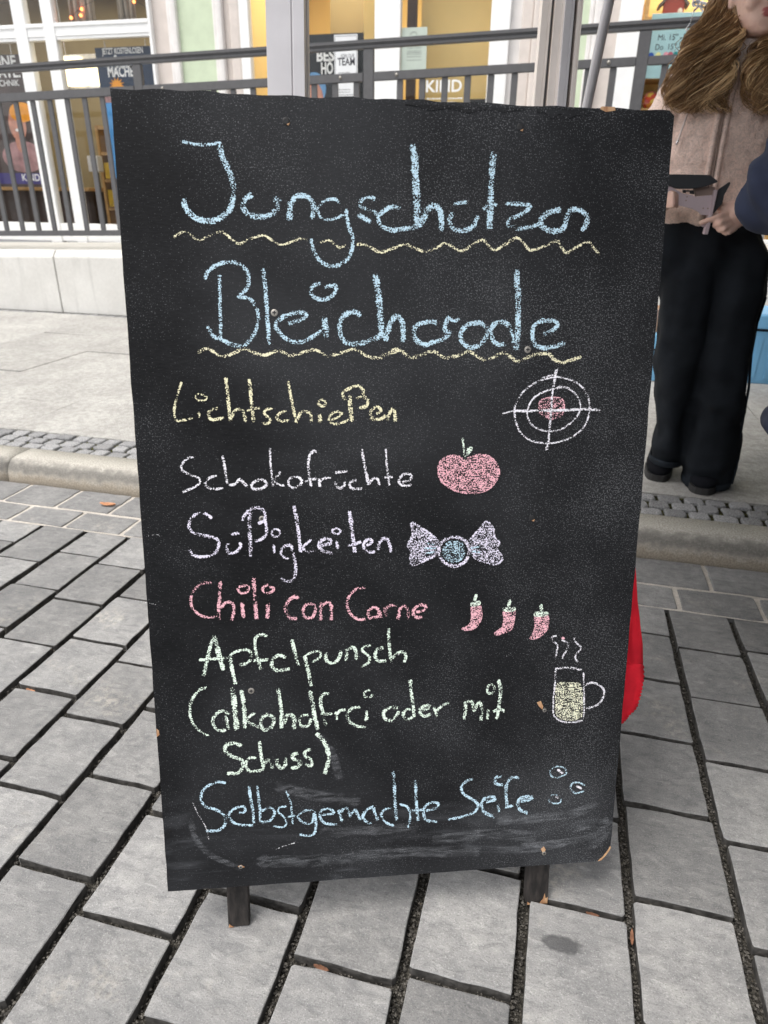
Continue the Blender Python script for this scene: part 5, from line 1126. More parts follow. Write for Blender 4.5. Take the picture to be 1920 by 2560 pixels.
# ------------------------------------------------------------------ red felt behind the board
rc = empty('red_felt_cloth', bp(0.66, 0.3, -0.1), 'bright red felt cloth with a stitched scalloped edge hanging behind the board', 'cloth')
def rp(x, y, k=0.0):
    r = RIGHT * ((x - 960) / FOCAL) + DOWN * ((y - 1280) / FOCAL) + FWD
    o = Vector((0, 0, CAM_H)); h = -0.055 - k
    t = (BO + BN * h - o).dot(BN) / r.dot(BN); return o + r * t
edge = [(1587, 1405), (1590, 1440), (1594, 1500), (1600, 1550), (1604, 1610), (1606, 1655)]
sc = []
cur = [(1606, 1655), (1608.5, 1690), (1607, 1722), (1601, 1748), (1588, 1772), (1572, 1790), (1556, 1806), (1535, 1818)]
for i in range(len(cur) - 1):
    for j in range(3):
        t = j / 3; x = cur[i][0] + (cur[i + 1][0] - cur[i][0]) * t; y = cur[i][1] + (cur[i + 1][1] - cur[i][1]) * t
        sc.append((x, y)); sc.append((x - 3.2 + (cur[i + 1][0] - cur[i][0]) / 6, y - 1.0 + (cur[i + 1][1] - cur[i][1]) / 6))
outl = edge + sc + [(1450, 1812), (1450, 1420)]
right = edge + sc
V, Fc = [], []; NX_ = 14
def fold(x, y): return .010 * math.sin((x + .35 * y) * .085) + .006 * math.sin((x - .2 * y) * .16 + 1)
for (x, y) in right:
    xl = 1440 if y < 1790 else 1440
    for k in range(NX_ + 1):
        t = k / NX_; xx = xl + (x - xl) * t; V.append(rp(xx, y, -fold(xx, y) * (1 - .5 * t) if True else 0))
for i in range(len(right) - 1):
    for k in range(NX_): q = i * (NX_ + 1) + k; Fc.append((q, q + 1, q + NX_ + 2, q + NX_ + 1))
fo = pyobj('felt', V, Fc, M['felt'], rc, True); fo.modifiers.new('s', 'SOLIDIFY').thickness = .003
bm = bmesh.new()
for i in range(0, len(sc), 2):
    x, y = sc[i]; tube(bm, [rp(x, y, -.0006), rp(x - 7, y - 4, -.0006)], [.0006, .0006], 5)
obj('stitching', bm, M['felt'], rc)

# ------------------------------------------------------------------ crates and litter
def crate(x, y, w, d, h, label, rot=0.0):
    t = empty('plastic_crate', (x, y, KH), label, 'crate', 'blue plastic crates on the pavement')
    def tr(bm):
        bmesh.ops.rotate(bm, verts=bm.verts, cent=(x, y, 0), matrix=Matrix.Rotation(rot, 3, 'Z'))
    bm = bmesh.new(); z0 = KH + .002
    loft(bm, [(x, y, z0, w * .46, d * .46), (x, y, z0 + .012, w * .465, d * .465), (x, y, z0 + h - .05, w * .495, d * .49), (x, y, z0 + h - .04, w * .495, d * .49)], 40, power=9); tr(bm)
    b = obj('body', bm, M['crate'], t)
    bm = bmesh.new()
    for k in range(7):
        xx = x + w * (-.36 + .12 * k); prism(bm, [(xx - .012, y - d * .478, z0 + .03), (xx + .012, y - d * .478, z0 + .03), (xx + .014, y - d * .493, z0 + h - .075), (xx - .014, y - d * .493, z0 + h - .075)], (0, .02, 0))
    tr(bm); obj('rib', bm, M['crate'], b)
    bm = bmesh.new(); loft(bm, [(x, y, z0 + h - .0395, w * .475, d * .47), (x, y, z0 + h - .026, w * .475, d * .47)], 40, power=9); tr(bm); obj('gap', bm, M['black'], t)
    bm = bmesh.new(); loft(bm, [(x, y, z0 + h - .0255, w * .5, d * .5), (x, y, z0 + h - .02, w * .515, d * .515), (x, y, z0 + h + .045, w * .505, d * .505), (x, y, z0 + h + .055, w * .49, d * .49)], 40, power=9); tr(bm); obj('lid', bm, M['crate'], t)
    return t
crate(1.30, 4.58, .62, .42, .34, 'light blue plastic crate with a lid on the pavement right of the woman')
crate(0.60, 4.45, .50, .38, .215, 'light blue plastic crate mostly hidden behind the woman and the board')
cbx = empty('cardboard_box', (0.55, 4.45, KH + .273), 'small brown cardboard box on top of the hidden blue crate', 'box')
bm = bmesh.new(); box(bm, .40, .70, 4.34, 4.56, KH + .273, KH + .40, bev=.004); obj('carton', bm, M['card'], cbx)
bm = bmesh.new(); box(bm, .53, .57, 4.339, 4.561, KH + .272, KH + .4005); obj('packing_tape', bm, M['zip'], cbx)
def leaf(x, y, z, L, W, a, label, m='leaf', curl=.01):
    V, Fc = [], []
    for i in range(9):
        t = i / 8; w = W * math.sin(math.pi * min(1, t * .96 + .04)) ** .7 * (1 + .15 * math.sin(i * 2.4))
        for s in (-1, 0, 1):
            px, py = (t - .5) * L, s * w / 2
            V.append((x + px * math.cos(a) - py * math.sin(a), y + px * math.sin(a) + py * math.cos(a), z + .0015 + curl * (abs(s) * .5 + (t - .5) ** 2 * 1.6)))
    for i in range(8):
        for s in range(2): q = i * 3 + s; Fc.append((q, q + 1, q + 4, q + 3))
    o = pyobj('leaf' if m == 'leaf' else 'wood_chip', V, Fc, M[m], None, True, loc=(x, y, z)); o.modifiers.new('s', 'SOLIDIFY').thickness = .0006
    return tag(o, label, 'leaf' if m == 'leaf' else 'wood chip', None if m == 'leaf' else 'bark chips in the paving joints')
leaf(-1.541, 1.995, .003, .062, .026, .1, 'dry orange leaf lying on the stones close to the kerb')
leaf(-1.10, 1.041, -.016, .026, .009, -.1, 'small orange leaf wedged in a paving joint left of the board')
leaf(-.235, .607, -.010, .026, .008, -.1, 'reddish bark chip in the joint below the middle of the board', 'bark', .004)
leaf(.165, .797, -.009, .022, .007, -.05, 'reddish bark chip in the joint beside the right leg of the board', 'bark', .004)
leaf(.2245, .775, -.010, .028, .006, 1.5, 'long brown bark chip in the upright joint right of the board leg', 'bark', .004)

# ------------------------------------------------------------------ people
def head_shape(bm, c, yaw=0.0, s=1.0, jaw=1.0):
    """c = point under the chin; the face looks along -y turned by yaw"""
    prof = [(-.004, .014, -.080, -.045), (.004, .030, -.089, -.02), (.018, .043, -.094, .0), (.035, .053, -.093, .02), (.055, .0595, -.091, .05), (.08, .065, -.090, .075), (.105, .0695, -.089, .09), (.13, .073, -.088, .098),
            (.155, .074, -.087, .10), (.178, .070, -.079, .094), (.198, .058, -.062, .078), (.212, .040, -.038, .055), (.220, .018, -.012, .028)]
    cy, sy = math.cos(yaw), math.sin(yaw)
    def W(x, y, z): return Vector((c[0] + s * (x * cy - y * sy), c[1] + s * (x * sy + y * cy), c[2] + s * z))
    n = 30; vv = []
    for z, w, f, b in prof:
        w *= jaw if z < .06 else 1; m = (f + b) / 2; h = (b - f) / 2; ring = []
        for k in range(n):
            t = 2 * math.pi * k / n; cx, sn = math.cos(t), math.sin(t); p = 2.25
            ring.append(bm.verts.new(W(w * math.copysign(abs(cx) ** (2 / p), cx), m + h * math.copysign(abs(sn) ** (2 / p), sn), z)))
        vv.append(ring)
    for i in range(len(vv) - 1):
        for k in range(n): bm.faces.new((vv[i][k], vv[i][(k + 1) % n], vv[i + 1][(k + 1) % n], vv[i + 1][k]))
    bm.faces.new(vv[0][::-1]); bm.faces.new(vv[-1])
    def ell(x, y, z, rx, ry, rz):
        g = bmesh.ops.create_uvsphere(bm, u_segments=14, v_segments=10, radius=1.0)
        for v in g['verts']: v.co = W(x + v.co.x * rx, y + v.co.y * ry, z + v.co.z * rz)
    capsule(bm, W(0, -.090, .125), W(0, -.107, .088), .008 * s, .0105 * s)            # nose
    ell(.010, -.098, .083, .008, .009, .007); ell(-.010, -.098, .083, .008, .009, .007)
    ell(0, -.089, .0525, .023, .010, .0055); ell(0, -.088, .043, .020, .011, .0065)   # lips
    ell(0, -.084, .013, .020, .012, .014)                                             # chin
    ell(.038, -.066, .075, .024, .020, .024); ell(-.038, -.066, .075, .024, .020, .024)  # cheeks
    ell(.026, -.083, .136, .02, .009, .006); ell(-.026, -.083, .136, .02, .009, .006)    # brows
    ell(.073, .012, .098, .008, .018, .030); ell(-.073, .012, .098, .008, .018, .030)    # ears
    capsule(bm, W(0, .022, .05), W(0, .03, -.075), .050 * s, .055 * s, 20)              # neck
    lips = [(W(0, -.096, .0525), .024 * s, .0075 * s), (W(0, -.096, .043), .021 * s, .008 * s)]
    eyes = [W(.031, -.084, .115), W(-.031, -.084, .115)]
    return W, lips, eyes

def finger(bm, pts, r):
    for i in range(len(pts) - 1): capsule(bm, pts[i], pts[i + 1], r * (1 - .09 * i), r * (1 - .09 * (i + 1)), 10)

def set_lips(me, lips):
    at = me.attributes.new('lip', 'FLOAT', 'POINT')
    for i, v in enumerate(me.vertices):
        val = 0.0
        for c, a, b in lips:
            d = v.co - c; q = (d.x / a) ** 2 + (d.y / .016) ** 2 + (d.z / b) ** 2
            val = max(val, min(1.0, max(0.0, (1.25 - q) * 2.2)))
        at.data[i].value = val

def add_eyes(eyes, parent, yaw):
    f = Vector((math.sin(yaw), -math.cos(yaw), 0))
    for e in eyes:
        bm = bmesh.new(); ball(bm, e, .0125, u=14, v=10); eo = obj('eye', bm, M['eye'], parent, True)
        bm = bmesh.new(); ball(bm, e + f * .0088, .0060, .0060, .0060, 12, 8); obj('iris', bm, M['iris'], eo, True)

# ---- the young woman under the tent
GX, GY = 0.50, 2.60
girl = empty('person', (GX, GY, KH), 'person with long wavy brown hair, beige fleece jacket and wide dark trousers holding a device', 'person')
YH = 0.22
chin = place(1884, 80, 2.55); hc = Vector((chin.x, 2.568, place(1890, 80, 2.47).z))
wr = place(1872, 522, 2.34)                     # visible wrist
elb = Vector((0.715, 2.56, 1.10)); sh_l = Vector((0.615, 2.60, 1.375)); sh_r = Vector((0.285, 2.60, 1.375))
wr2 = place(1640, 505, 2.36); elb2 = Vector((0.175, 2.56, 1.10))
def leg_path(rows, Y0):
    out = []; n = len(rows)
    for i, (y, xl, xr) in enumerate(rows):
        t = i / (n - 1); Y = Y0 + (GY - .005 - Y0) * t
        c = place((xl + xr) / 2, y, Y); r = (place(xr, y, Y) - place(xl, y, Y)).length / 2; out.append((c.x, Y, c.z, r, max(r * .92, .085) * (1 - t) + .118 * t))
    return out
LL = leg_path([(1150, 1622, 1706), (1120, 1630, 1712), (1053, 1642, 1722), (990, 1637, 1738), (930, 1634, 1752), (850, 1642, 1768), (771, 1646, 1782), (690, 1643, 1795)], 2.66)
LR = leg_path([(1206, 1702, 1824), (1195, 1703, 1834), (1152, 1706, 1846), (1089, 1714, 1852), (1020, 1722, 1864), (958, 1732, 1875), (877, 1742, 1880), (800, 1752, 1894), (736, 1760, 1916)], 2.60)
bm = bmesh.new()
W, lips, eyes = head_shape(bm, hc, YH, 1.0)
loft(bm, [(.445, GY + .02, .86, .10, .05), (.43, GY + .01, .95, .14, .085), (.43, GY, 1.10, .13, .09), (.44, GY, 1.25, .15, .10), (.45, GY, 1.36, .165, .085), (.455, GY + .005, 1.42, .09, .06), (.46, GY + .01, 1.455, .05, .05)], 24)
for a, b, c, s in ((sh_l, elb, wr, 1), (sh_r, elb2, wr2, -1)):
    capsule(bm, a, b, .045, .036); capsule(bm, b, c, .036, .025)
FL = Vector((0.40, 2.66, KH)); FR = Vector((0.575, 2.585, KH))
for hx, LG in ((.375, LL), (.50, LR)):
    q = [Vector(p[:3]) for p in LG]; kn = q[len(q) // 2]; an = q[1]; th = q[-1]
    capsule(bm, (hx, GY + .02, .93), th + Vector((0, .02, 0)), .058, .050); capsule(bm, th + Vector((0, .02, 0)), kn, .050, .042); capsule(bm, kn, an, .042, .030); capsule(bm, an, (an.x, an.y + .06, KH + .06), .032, .028)
# the hand on the device: palm, index laid along it, three fingers folded, thumb behind
def P2(x, y, Y): return place(x, y, Y)
g = bmesh.ops.create_uvsphere(bm, u_segments=14, v_segments=10, radius=1)
pc = P2(1832, 538, 2.335)
for v in g['verts']: v.co = pc + Vector((v.co.x * .043, v.co.y * .020, v.co.z * .042))
capsule(bm, wr, P2(1842, 532, 2.335), .026, .030)
finger(bm, [P2(1820, 533, 2.325), P2(1793, 543, 2.300), P2(1769, 551, 2.300), P2(1752, 557, 2.302)], .0098)
finger(bm, [P2(1824, 550, 2.320), P2(1800, 558, 2.292), P2(1787, 563, 2.305), P2(1791, 567, 2.325)], .0098)
finger(bm, [P2(1830, 562, 2.322), P2(1810, 572, 2.292), P2(1797, 574, 2.302), P2(1802, 577, 2.325)], .0093)
finger(bm, [P2(1838, 571, 2.325), P2(1822, 582, 2.300), P2(1811, 582, 2.305), P2(1816, 585, 2.325)], .0083)
finger(bm, [P2(1845, 515, 2.340), P2(1822, 512, 2.345), P2(1803, 514, 2.335), P2(1793, 520, 2.325)], .0105)
# the other hand, behind the board
g = bmesh.ops.create_uvsphere(bm, u_segments=14, v_segments=10, radius=1); pc = P2(1652, 495, 2.345)
for v in g['verts']: v.co = pc + Vector((v.co.x * .042, v.co.y * .020, v.co.z * .040))
for k in range(4): finger(bm, [P2(1660, 482 + 11 * k, 2.33), P2(1682, 484 + 10 * k, 2.30 - .004 * k), P2(1692, 488 + 9 * k, 2.31), P2(1690, 490 + 9 * k, 2.335)], .0092 - .0006 * k)
finger(bm, [P2(1648, 478, 2.34), P2(1662, 466, 2.33), P2(1676, 462, 2.325)], .0105)
bme = remeshed(bm, 0.0042, 3)
set_lips(bme, lips)
link('body', bme, M['skin'], girl, True)
add_eyes(eyes, girl, YH)
# fleece jacket
bm = bmesh.new()
loft(bm, [(.432, GY, 0.985, .150, .095), (.430, GY, 1.000, .170, .112), (.428, GY, 1.03, .182, .120), (.430, GY, 1.10, .178, .118), (.434, GY, 1.20, .180, .118), (.440, GY, 1.28, .186, .115), (.446, GY, 1.345, .180, .098), (.452, GY, 1.395, .128, .080), (.458, GY + .005, 1.43, .082, .070), (.462, GY + .005, 1.462, .070, .066), (.463, GY + .005, 1.475, .064, .060)], 36, power=2.2)
for a, b, c in ((sh_l, elb, wr), (sh_r, elb2, wr2)):
    a2 = Vector((a.x * .93 + .45 * .07, a.y, a.z - .015))
    capsule(bm, a2, b, .066, .056, 16); capsule(bm, b, b.lerp(c, .82), .056, .043, 16)
jme = remeshed(bm, 0.0075, 5)
jme = jme
displace(jme, .004, 26, .0028, 75, lambda c: .006 * math.sin(c.z * 38 + 9 * mnoise.noise(c * 6)) * (1 if c.z < 1.12 else .35))
jk = link('jacket', jme, M['fleece'], girl, True)
# zip with its pull, and the pale drawstring
def front_y(x, z):
    """front of the jacket under the zip"""
    best = 9
    for v in jme_world:
        if abs(v.x - x) < .012 and abs(v.z - z) < .012: best = min(best, v.y)
    return best if best < 9 else GY - .12
off = girl.location
jme_world = [v.co + off for v in jme.vertices if v.co.y < -0.02]
zp = [(1838, 172), (1833, 190), (1824, 215), (1816, 245), (1809, 280), (1803, 315), (1796, 350), (1789, 390), (1782, 430), (1774, 475), (1766, 520), (1760, 552)]
Z = []
for x, y in zp:
    q = place(x, y, GY - .12); yy = front_y(q.x, q.z); q = place(x, y, yy - .002); Z.append(q)
bm = bmesh.new(); tube(bm, Z, [(.006, .003)] * len(Z), 8); zo = obj('zip', bm, M['zip'], jk, True)
def seam(pts, w, m, name, parent):
    bm = bmesh.new(); tube(bm, pts, [(w, w)] * len(pts), 8); return obj(name, bm, m, parent, True)
for s in (-1, 1): seam([p + Vector((s * .013, .001, 0)) for p in Z], .0085, M['fleece'], 'fleece_ridge', jk)
a = place(1836, 172, Z[0].y - .006); bmq = bmesh.new()
pl = [place(x, y, Z[0].y - .010) for x, y in ((1834, 179), (1841, 181), (1840, 192), (1836, 201), (1830, 203), (1825, 198), (1827, 188))]
prism(bmq, pl[::-1], (0, .003, 0)); tube(bmq, [place(1838, 170, Z[0].y - .005), place(1837, 181, Z[0].y - .010)], [.002, .002], 8); bmesh.ops.recalc_face_normals(bmq, faces=bmq.faces); obj('zip_pull', bmq, M['silver'], zo)
D = []
for x, y in ((1752, 205), (1742, 225), (1732, 250), (1722, 275), (1713, 300), (1704, 325), (1696, 350), (1690, 362)):
    q = place(x, y, GY - .12); D.append(place(x, y, front_y(q.x, q.z) - .008))
dm = seam(D, .0027, M['knit'], 'drawstring', jk); seam(D[-2:], .0036, M['silver'], 'drawstring_tip', dm)
# white turtleneck
bm = bmesh.new(); nc = W(0, .024, 0); nz = place(1870, 97, 2.56).z
vv = loft(bm, [(nc.x, nc.y + .004, nz - .075, .075, .074), (nc.x, nc.y, nz - .045, .064, .064), (nc.x, nc.y, nz - .012, .0605, .0605), (nc.x, nc.y, nz, .062, .062), (nc.x, nc.y, nz + .003, .0585, .0585), (nc.x, nc.y, nz - .02, .056, .056)], 30, cap=False)
for v in bm.verts: v.co.z += -.10 * (nc.y - v.co.y) * .9
obj('turtleneck', bm, M['knit'], girl, True)
# trousers: two wide legs
bm = bmesh.new()
loft(bm, LL + [(LL[-1][0] + .012, GY - .002, .90, .095, .118), (.385, GY + .01, .97, .11, .11)], 30)
loft(bm, LR + [(LR[-1][0] - .015, GY - .002, .90, .10, .118), (.485, GY + .005, .97, .11, .11)], 30)
loft(bm, [(.440, GY + .03, .76, .13, .06), (.438, GY + .01, .83, .17, .108), (.444, GY, .90, .196, .120), (.433, GY, .97, .172, .112), (.432, GY, 1.03, .150, .095)], 30)
tme = remeshed(bm, .009, 4)
def folds(c):
    lo = max(0, min(1, (.85 - c.z) / .5))
    return .017 * mnoise.noise(Vector((c.x * 13, c.y * 13, c.z * 3.2))) + .006 * lo * math.sin(c.z * 34 + 5 * mnoise.noise(c * 5))
displace(tme, .003, 22, 0, 1, folds)
tr_ = link('trousers', tme, M['denim'], girl, True)
for rows, Y in ((LL, 2.66), (LR, 2.60)):
    bm = bmesh.new(); c = rows[0]; c2 = rows[1]
    loft(bm, [(c[0], c[1], c[2] - .002, c[3] * 1.0, c[4] * 1.0), (c[0], c[1], c[2] + .004, c[3] * 1.03, c[4] * 1.03), (c[0] * .6 + c2[0] * .4, c2[1], c[2] + .020, c[3] * 1.03, c[4] * 1.03), (c[0] * .5 + c2[0] * .5, c2[1], c[2] + .024, c[3] * 1.0, c[4] * 1.0)], 30, cap=False)
    obj('hem', bm, M['denim2'], tr_, True)
pts = []
for (cx, cy, cz, rx, ry) in LR[1:]: pts.append(Vector((cx + rx * .86, cy - ry * .42, cz)))
bm = bmesh.new(); tube(bm, pts, [(.0055, .004)] * len(pts), 6); sm_ = obj('side_seam', bm, M['denim2'], tr_, True)
# shoes
def shoe(toe, heel, w, parent, mu, ms, name='shoe', z=KH):
    toe, heel = Vector(toe), Vector(heel); d = (heel - toe); L = d.length; d.normalize(); n = Vector((-d.y, d.x, 0)); t = empty('', heel) if False else None
    def ring(k, wk, z0, z1, m):
        c = toe + d * (L * k)
        return [bm.verts.new(c + n * (wk * math.cos(a)) + Vector((0, 0, z + z0 + (z1 - z0) * (.5 + .5 * math.sin(a))))) for a in [2 * math.pi * i / 16 for i in range(16)]]
    def skin(rs):
        for i in range(len(rs) - 1):
            for k in range(16): bm.faces.new((rs[i][k], rs[i][(k + 1) % 16], rs[i + 1][(k + 1) % 16], rs[i + 1][k]))
        bm.faces.new(rs[0][::-1]); bm.faces.new(rs[-1])
    bm = bmesh.new()
    skin([ring(k, w * a, .018, h, 0) for k, a, h in ((.015, .25, .040), (.05, .58, .054), (.12, .84, .062), (.25, .98, .072), (.42, .98, .090), (.58, .88, .112), (.75, .82, .125), (.9, .74, .125), (.985, .45, .115))])
    bmesh.ops.recalc_face_normals(bm, faces=bm.faces); up = obj(name, bm, mu, parent, True)
    bm = bmesh.new(); A = []
    for i in range(28):
        a = 2 * math.pi * i / 28; k = .5 - .5 * math.cos(a); wk = w * (1.04 if k < .55 else .90) * abs(math.sin(a)) ** .62
        A.append(toe + d * (L * (k * 1.02 - .01)) + n * (wk if math.sin(a) > 0 else -wk))
    lo = [bm.verts.new(p + Vector((0, 0, z + .001))) for p in A]; hi = [bm.verts.new(p + Vector((0, 0, z + .026))) for p in A]
    for i in range(28): bm.faces.new((lo[i], lo[(i + 1) % 28], hi[(i + 1) % 28], hi[i]))
    bm.faces.new(lo[::-1]); bm.faces.new(hi); bmesh.ops.recalc_face_normals(bm, faces=bm.faces); obj('sole', bm, ms, up)
    return up
a = place(1648, 1202, 2.52); k1 = (KH - CAM_H)
def gp(px, py, z):
    r = RIGHT * ((px - 960) / FOCAL) + DOWN * ((py - 1280) / FOCAL) + FWD; t = (z - CAM_H) / r.z; return Vector((r.x * t, r.y * t, 0))
toe = gp(1642, 1205, KH); shoe(toe + Vector((.0, .0, 0)), toe + Vector((.035, .25, 0)), .05, girl, M['shoe'], M['sole'])
toe = gp(1752, 1238, KH); shoe(toe, toe + Vector((.05, .25, 0)), .052, girl, M['shoe'], M['sole'])
# hair: a scalp cap and long wavy locks
def lock(V, Fc, S, pts, r, sv):
    b = len(V); n = len(pts)
    for i, p in enumerate(pts):
        t = (pts[min(i + 1, n - 1)] - pts[max(0, i - 1)]).normalized(); a = t.cross(Vector((.3, .9, .1))).normalized(); c = t.cross(a)
        rr = r * (1 - .75 * max(0, (i / (n - 1) - .7) / .3)) * (.55 + .45 * min(1, i / 3))
        for k in range(4):
            q = math.pi / 2 * k + .4; V.append(p + a * rr * math.cos(q) + c * rr * math.sin(q)); S.append(max(0, min(1, sv + .10 * math.sin(i * .5 + sv * 30))))
    for i in range(n - 1):
        for k in range(4): Fc.append((b + i * 4 + k, b + i * 4 + (k + 1) % 4, b + (i + 1) * 4 + (k + 1) % 4, b + (i + 1) * 4 + k))
def body_push(p):
    """keep hair in front of the jacket"""
    cx, cy = .446, GY; rx, ry = .192, .130
    if p.z > 1.36: rx, ry = .18 * max(.35, (1.50 - p.z) / .14), .125 * max(.55, (1.50 - p.z) / .14)
    q = ((p.x - cx) / rx) ** 2 + ((p.y - cy) / ry) ** 2
    if q < 1: p.y = cy - ry * math.sqrt(max(0.02, 1 - ((p.x - cx) / rx) ** 2)) - random.uniform(0, .01)
    return p
rr = random.Random(5)
V, Fc, S = [], [], []
HC = W(0, .006, .12)
def spline(ctl, k):
    out = []; n = len(ctl)
    for i in range(n - 1):
        a0 = ctl[max(0, i - 1)]; a1 = ctl[i]; a2 = ctl[i + 1]; a3 = ctl[min(n - 1, i + 2)]
        for j in range(k):
            t = j / k
            out.append((a1 * 2 + (a2 - a0) * t + (a0 * 2 - a1 * 5 + a2 * 4 - a3) * t * t + (a1 * 3 - a0 - a2 * 3 + a3) * t ** 3) * .5)
    out.append(ctl[-1]); return out
def hair_side(sgn, rows, nclump, per, loose=False):
    """locks of hair: every clump shares a wave and a tone; rows give the sheet's two borders at falling heights"""
    for c in range(nclump):
        uc = (c + rr.random()) / nclump; layer = rr.random(); ph = rr.uniform(0, 6.3); amp = rr.uniform(.011, .025); wl = rr.uniform(.105, .165); tone = min(1, max(0, rr.gauss(.28 + .28 * (1 - layer), .20)))
        cut = rr.choice((.62, .75, .86, .93, 1.0)) + rr.uniform(-.05, .05); sprd = .05 if loose else rr.uniform(.015, .055)
        if loose: amp *= 1.5; layer = 0
        for _ in range(per):
            u = min(1.02, max(-.02, uc + rr.gauss(0, sprd))); dep = layer * .030 + rr.gauss(0, .004)
            az = math.radians(95 + 60 * (u if sgn < 0 else 1 - u)); el = math.radians(rr.uniform(35, 85))
            ctl = [W(sgn * .05 * rr.uniform(.1, 1), .0 + rr.uniform(-.05, .06), .222), W(sgn * (.085 + .012 * rr.random()), .03 - .055 * (u if sgn < 0 else 1 - u), .155)]
            for y, xl, xr, Y in rows:
                ctl.append(place(xl + (xr - xl) * u, y + rr.gauss(0, 3), Y - .035 + dep + .02 * (u if sgn > 0 else 1 - u)))
            pts = spline(ctl, 6); n = len(pts); end = int(n * min(1.0, cut + rr.gauss(0, .04))); out = []; L = 0
            p1 = ph + rr.gauss(0, .30); a1 = amp * rr.uniform(.75, 1.2)
            for i, p in enumerate(pts[:end]):
                if i: L += (p - pts[i - 1]).length
                w = min(1, max(0, (L - .16) / .14)) * a1
                curl = 1 + 1.4 * max(0, (i / n - .75) / .25)
                q = p + Vector((w * curl * math.sin(L / wl * 6.283 + p1), w * .6 * math.cos(L / wl * 6.283 + p1), 0)); out.append(body_push(q))
            if len(out) > 8: lock(V, Fc, S, out, rr.choice((.0009, .0012, .0016, .0021)) * (.6 if loose else 1), min(1, max(0, tone + rr.gauss(0, .1) + (.35 if rr.random() < .12 else 0))))
ROWL = [(0, 1784, 1850, 2.60), (40, 1760, 1848, 2.58), (100, 1730, 1838, 2.53), (150, 1700, 1826, 2.49), (200, 1684, 1812, 2.475), (245, 1684, 1800, 2.475), (282, 1690, 1788, 2.475)]
ROWR = [(30, 1965, 1995, 2.60), (85, 1932, 1980, 2.54), (112, 1904, 1978, 2.51), (142, 1880, 1978, 2.49), (175, 1866, 1980, 2.475), (210, 1872, 1984, 2.475), (245, 1890, 1988, 2.475), (285, 1904, 1990, 2.475)]
hair_side(-1, ROWL, 42, 36); hair_side(1, ROWR, 30, 32)
hair_side(-1, ROWL, 90, 2, True); hair_side(1, ROWR, 60, 2, True)
# back of the head
for _ in range(260):
    az = rr.uniform(-1.2, 1.2); el = math.radians(rr.uniform(0, 85))
    p0 = W(.082 * math.cos(el) * math.sin(az), .02 + .088 * math.cos(el) * math.cos(az), .125 + .105 * math.sin(el))
    x = .10 * math.sin(az) + rr.uniform(-.02, .02); pts = [p0, W(x, .115, .10), W(x * 1.1, .118, .0), W(x * 1.2, .125, -.10), W(x * 1.25, .15, -.20), W(x * 1.25, .155, -.28)]
    out = []
    for i in range(5):
        for j in range(5): out.append(pts[i].lerp(pts[i + 1], j / 5) + Vector((.006 * math.sin(i * 5 + j + az * 5), 0, 0)))
    lock(V, Fc, S, out, .003, min(1, max(0, rr.gauss(.38, .2))))
hm = bpy.data.meshes.new('hair'); hm.from_pydata([tuple(v) for v in V], [], Fc); at = hm.attributes.new('strand', 'FLOAT', 'POINT'); at.data.foreach_set('value', S); hm.update()
hr_ = link('hair', hm, M['hair'], girl, True)
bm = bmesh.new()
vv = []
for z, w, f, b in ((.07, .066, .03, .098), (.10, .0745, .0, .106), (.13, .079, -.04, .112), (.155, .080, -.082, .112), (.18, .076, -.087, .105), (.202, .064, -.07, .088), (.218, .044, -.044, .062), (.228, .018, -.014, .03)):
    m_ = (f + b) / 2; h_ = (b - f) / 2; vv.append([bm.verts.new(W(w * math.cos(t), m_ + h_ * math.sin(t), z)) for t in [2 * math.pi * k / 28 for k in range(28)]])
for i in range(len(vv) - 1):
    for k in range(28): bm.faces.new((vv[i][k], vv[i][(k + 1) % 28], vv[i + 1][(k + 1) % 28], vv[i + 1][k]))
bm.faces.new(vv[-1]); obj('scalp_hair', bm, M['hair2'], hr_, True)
# device in her hands
dv = empty('target_device', place(1735, 480, 2.315), 'pale lilac device with a charcoal top held in both hands by the woman', 'device')
def dpoly(name, pts, Y, th, m, bev=.0):
    bm = bmesh.new(); prism(bm, [place(x, y, Y) for x, y in pts][::-1], (0, th, 0)); bmesh.ops.recalc_face_normals(bm, faces=bm.faces)
    if bev: bmesh.ops.bevel(bm, geom=list(bm.edges), offset=bev, segments=2, affect='EDGES')
    return obj(name, bm, M[m], dv)
c_ = lambda *a: [(1640 + x / 5.925, 400 + y / 5.925) for x, y in a]
dpoly('top_cover', c_((60, 205), (230, 210), (800, 222), (930, 322), (740, 392), (560, 425), (330, 425), (215, 382), (60, 380)), 2.300, .045, 'dev_dark', .002)
bp_ = dpoly('side_plate', c_((60, 380), (215, 388), (400, 500), (530, 517), (590, 545), (845, 517), (790, 822), (672, 812), (642, 772), (535, 720), (330, 668), (205, 560), (60, 520)), 2.306, .02, 'dev_pale', .0012)
dpoly('upright_plate', c_((872, 440), (916, 442), (850, 760), (770, 1104), (714, 1100), (800, 780)), 2.297, .035, 'dev_pale', .0012)
dpoly('dark_back', c_((918, 440), (1095, 322), (1104, 352), (1010, 520), (985, 640), (850, 800)), 2.306, .012, 'dev_dark', .001)
dpoly('inner_block', c_((560, 425), (760, 390), (880, 400), (868, 470), (840, 517), (590, 540)), 2.322, .02, 'zip')
dpoly('sensor', c_((395, 440), (560, 450), (565, 508), (500, 500), (498, 470), (445, 470), (442, 492), (395, 485)), 2.3035, .003, 'black')
dpoly('lower_plate', c_((665, 940), (745, 920), (735, 1000), (690, 990)), 2.31, .012, 'dev_pale')
for q in ((460, 545), (445, 600), (700, 715), (768, 718)):
    bm = bmesh.new(); a = place(1640 + q[0] / 5.925, 400 + q[1] / 5.925, 2.3056); tube(bm, [a, a + Vector((0, .002, 0))], [.0022, .0022], 8); obj('screw', bm, M['zip'], bp_)

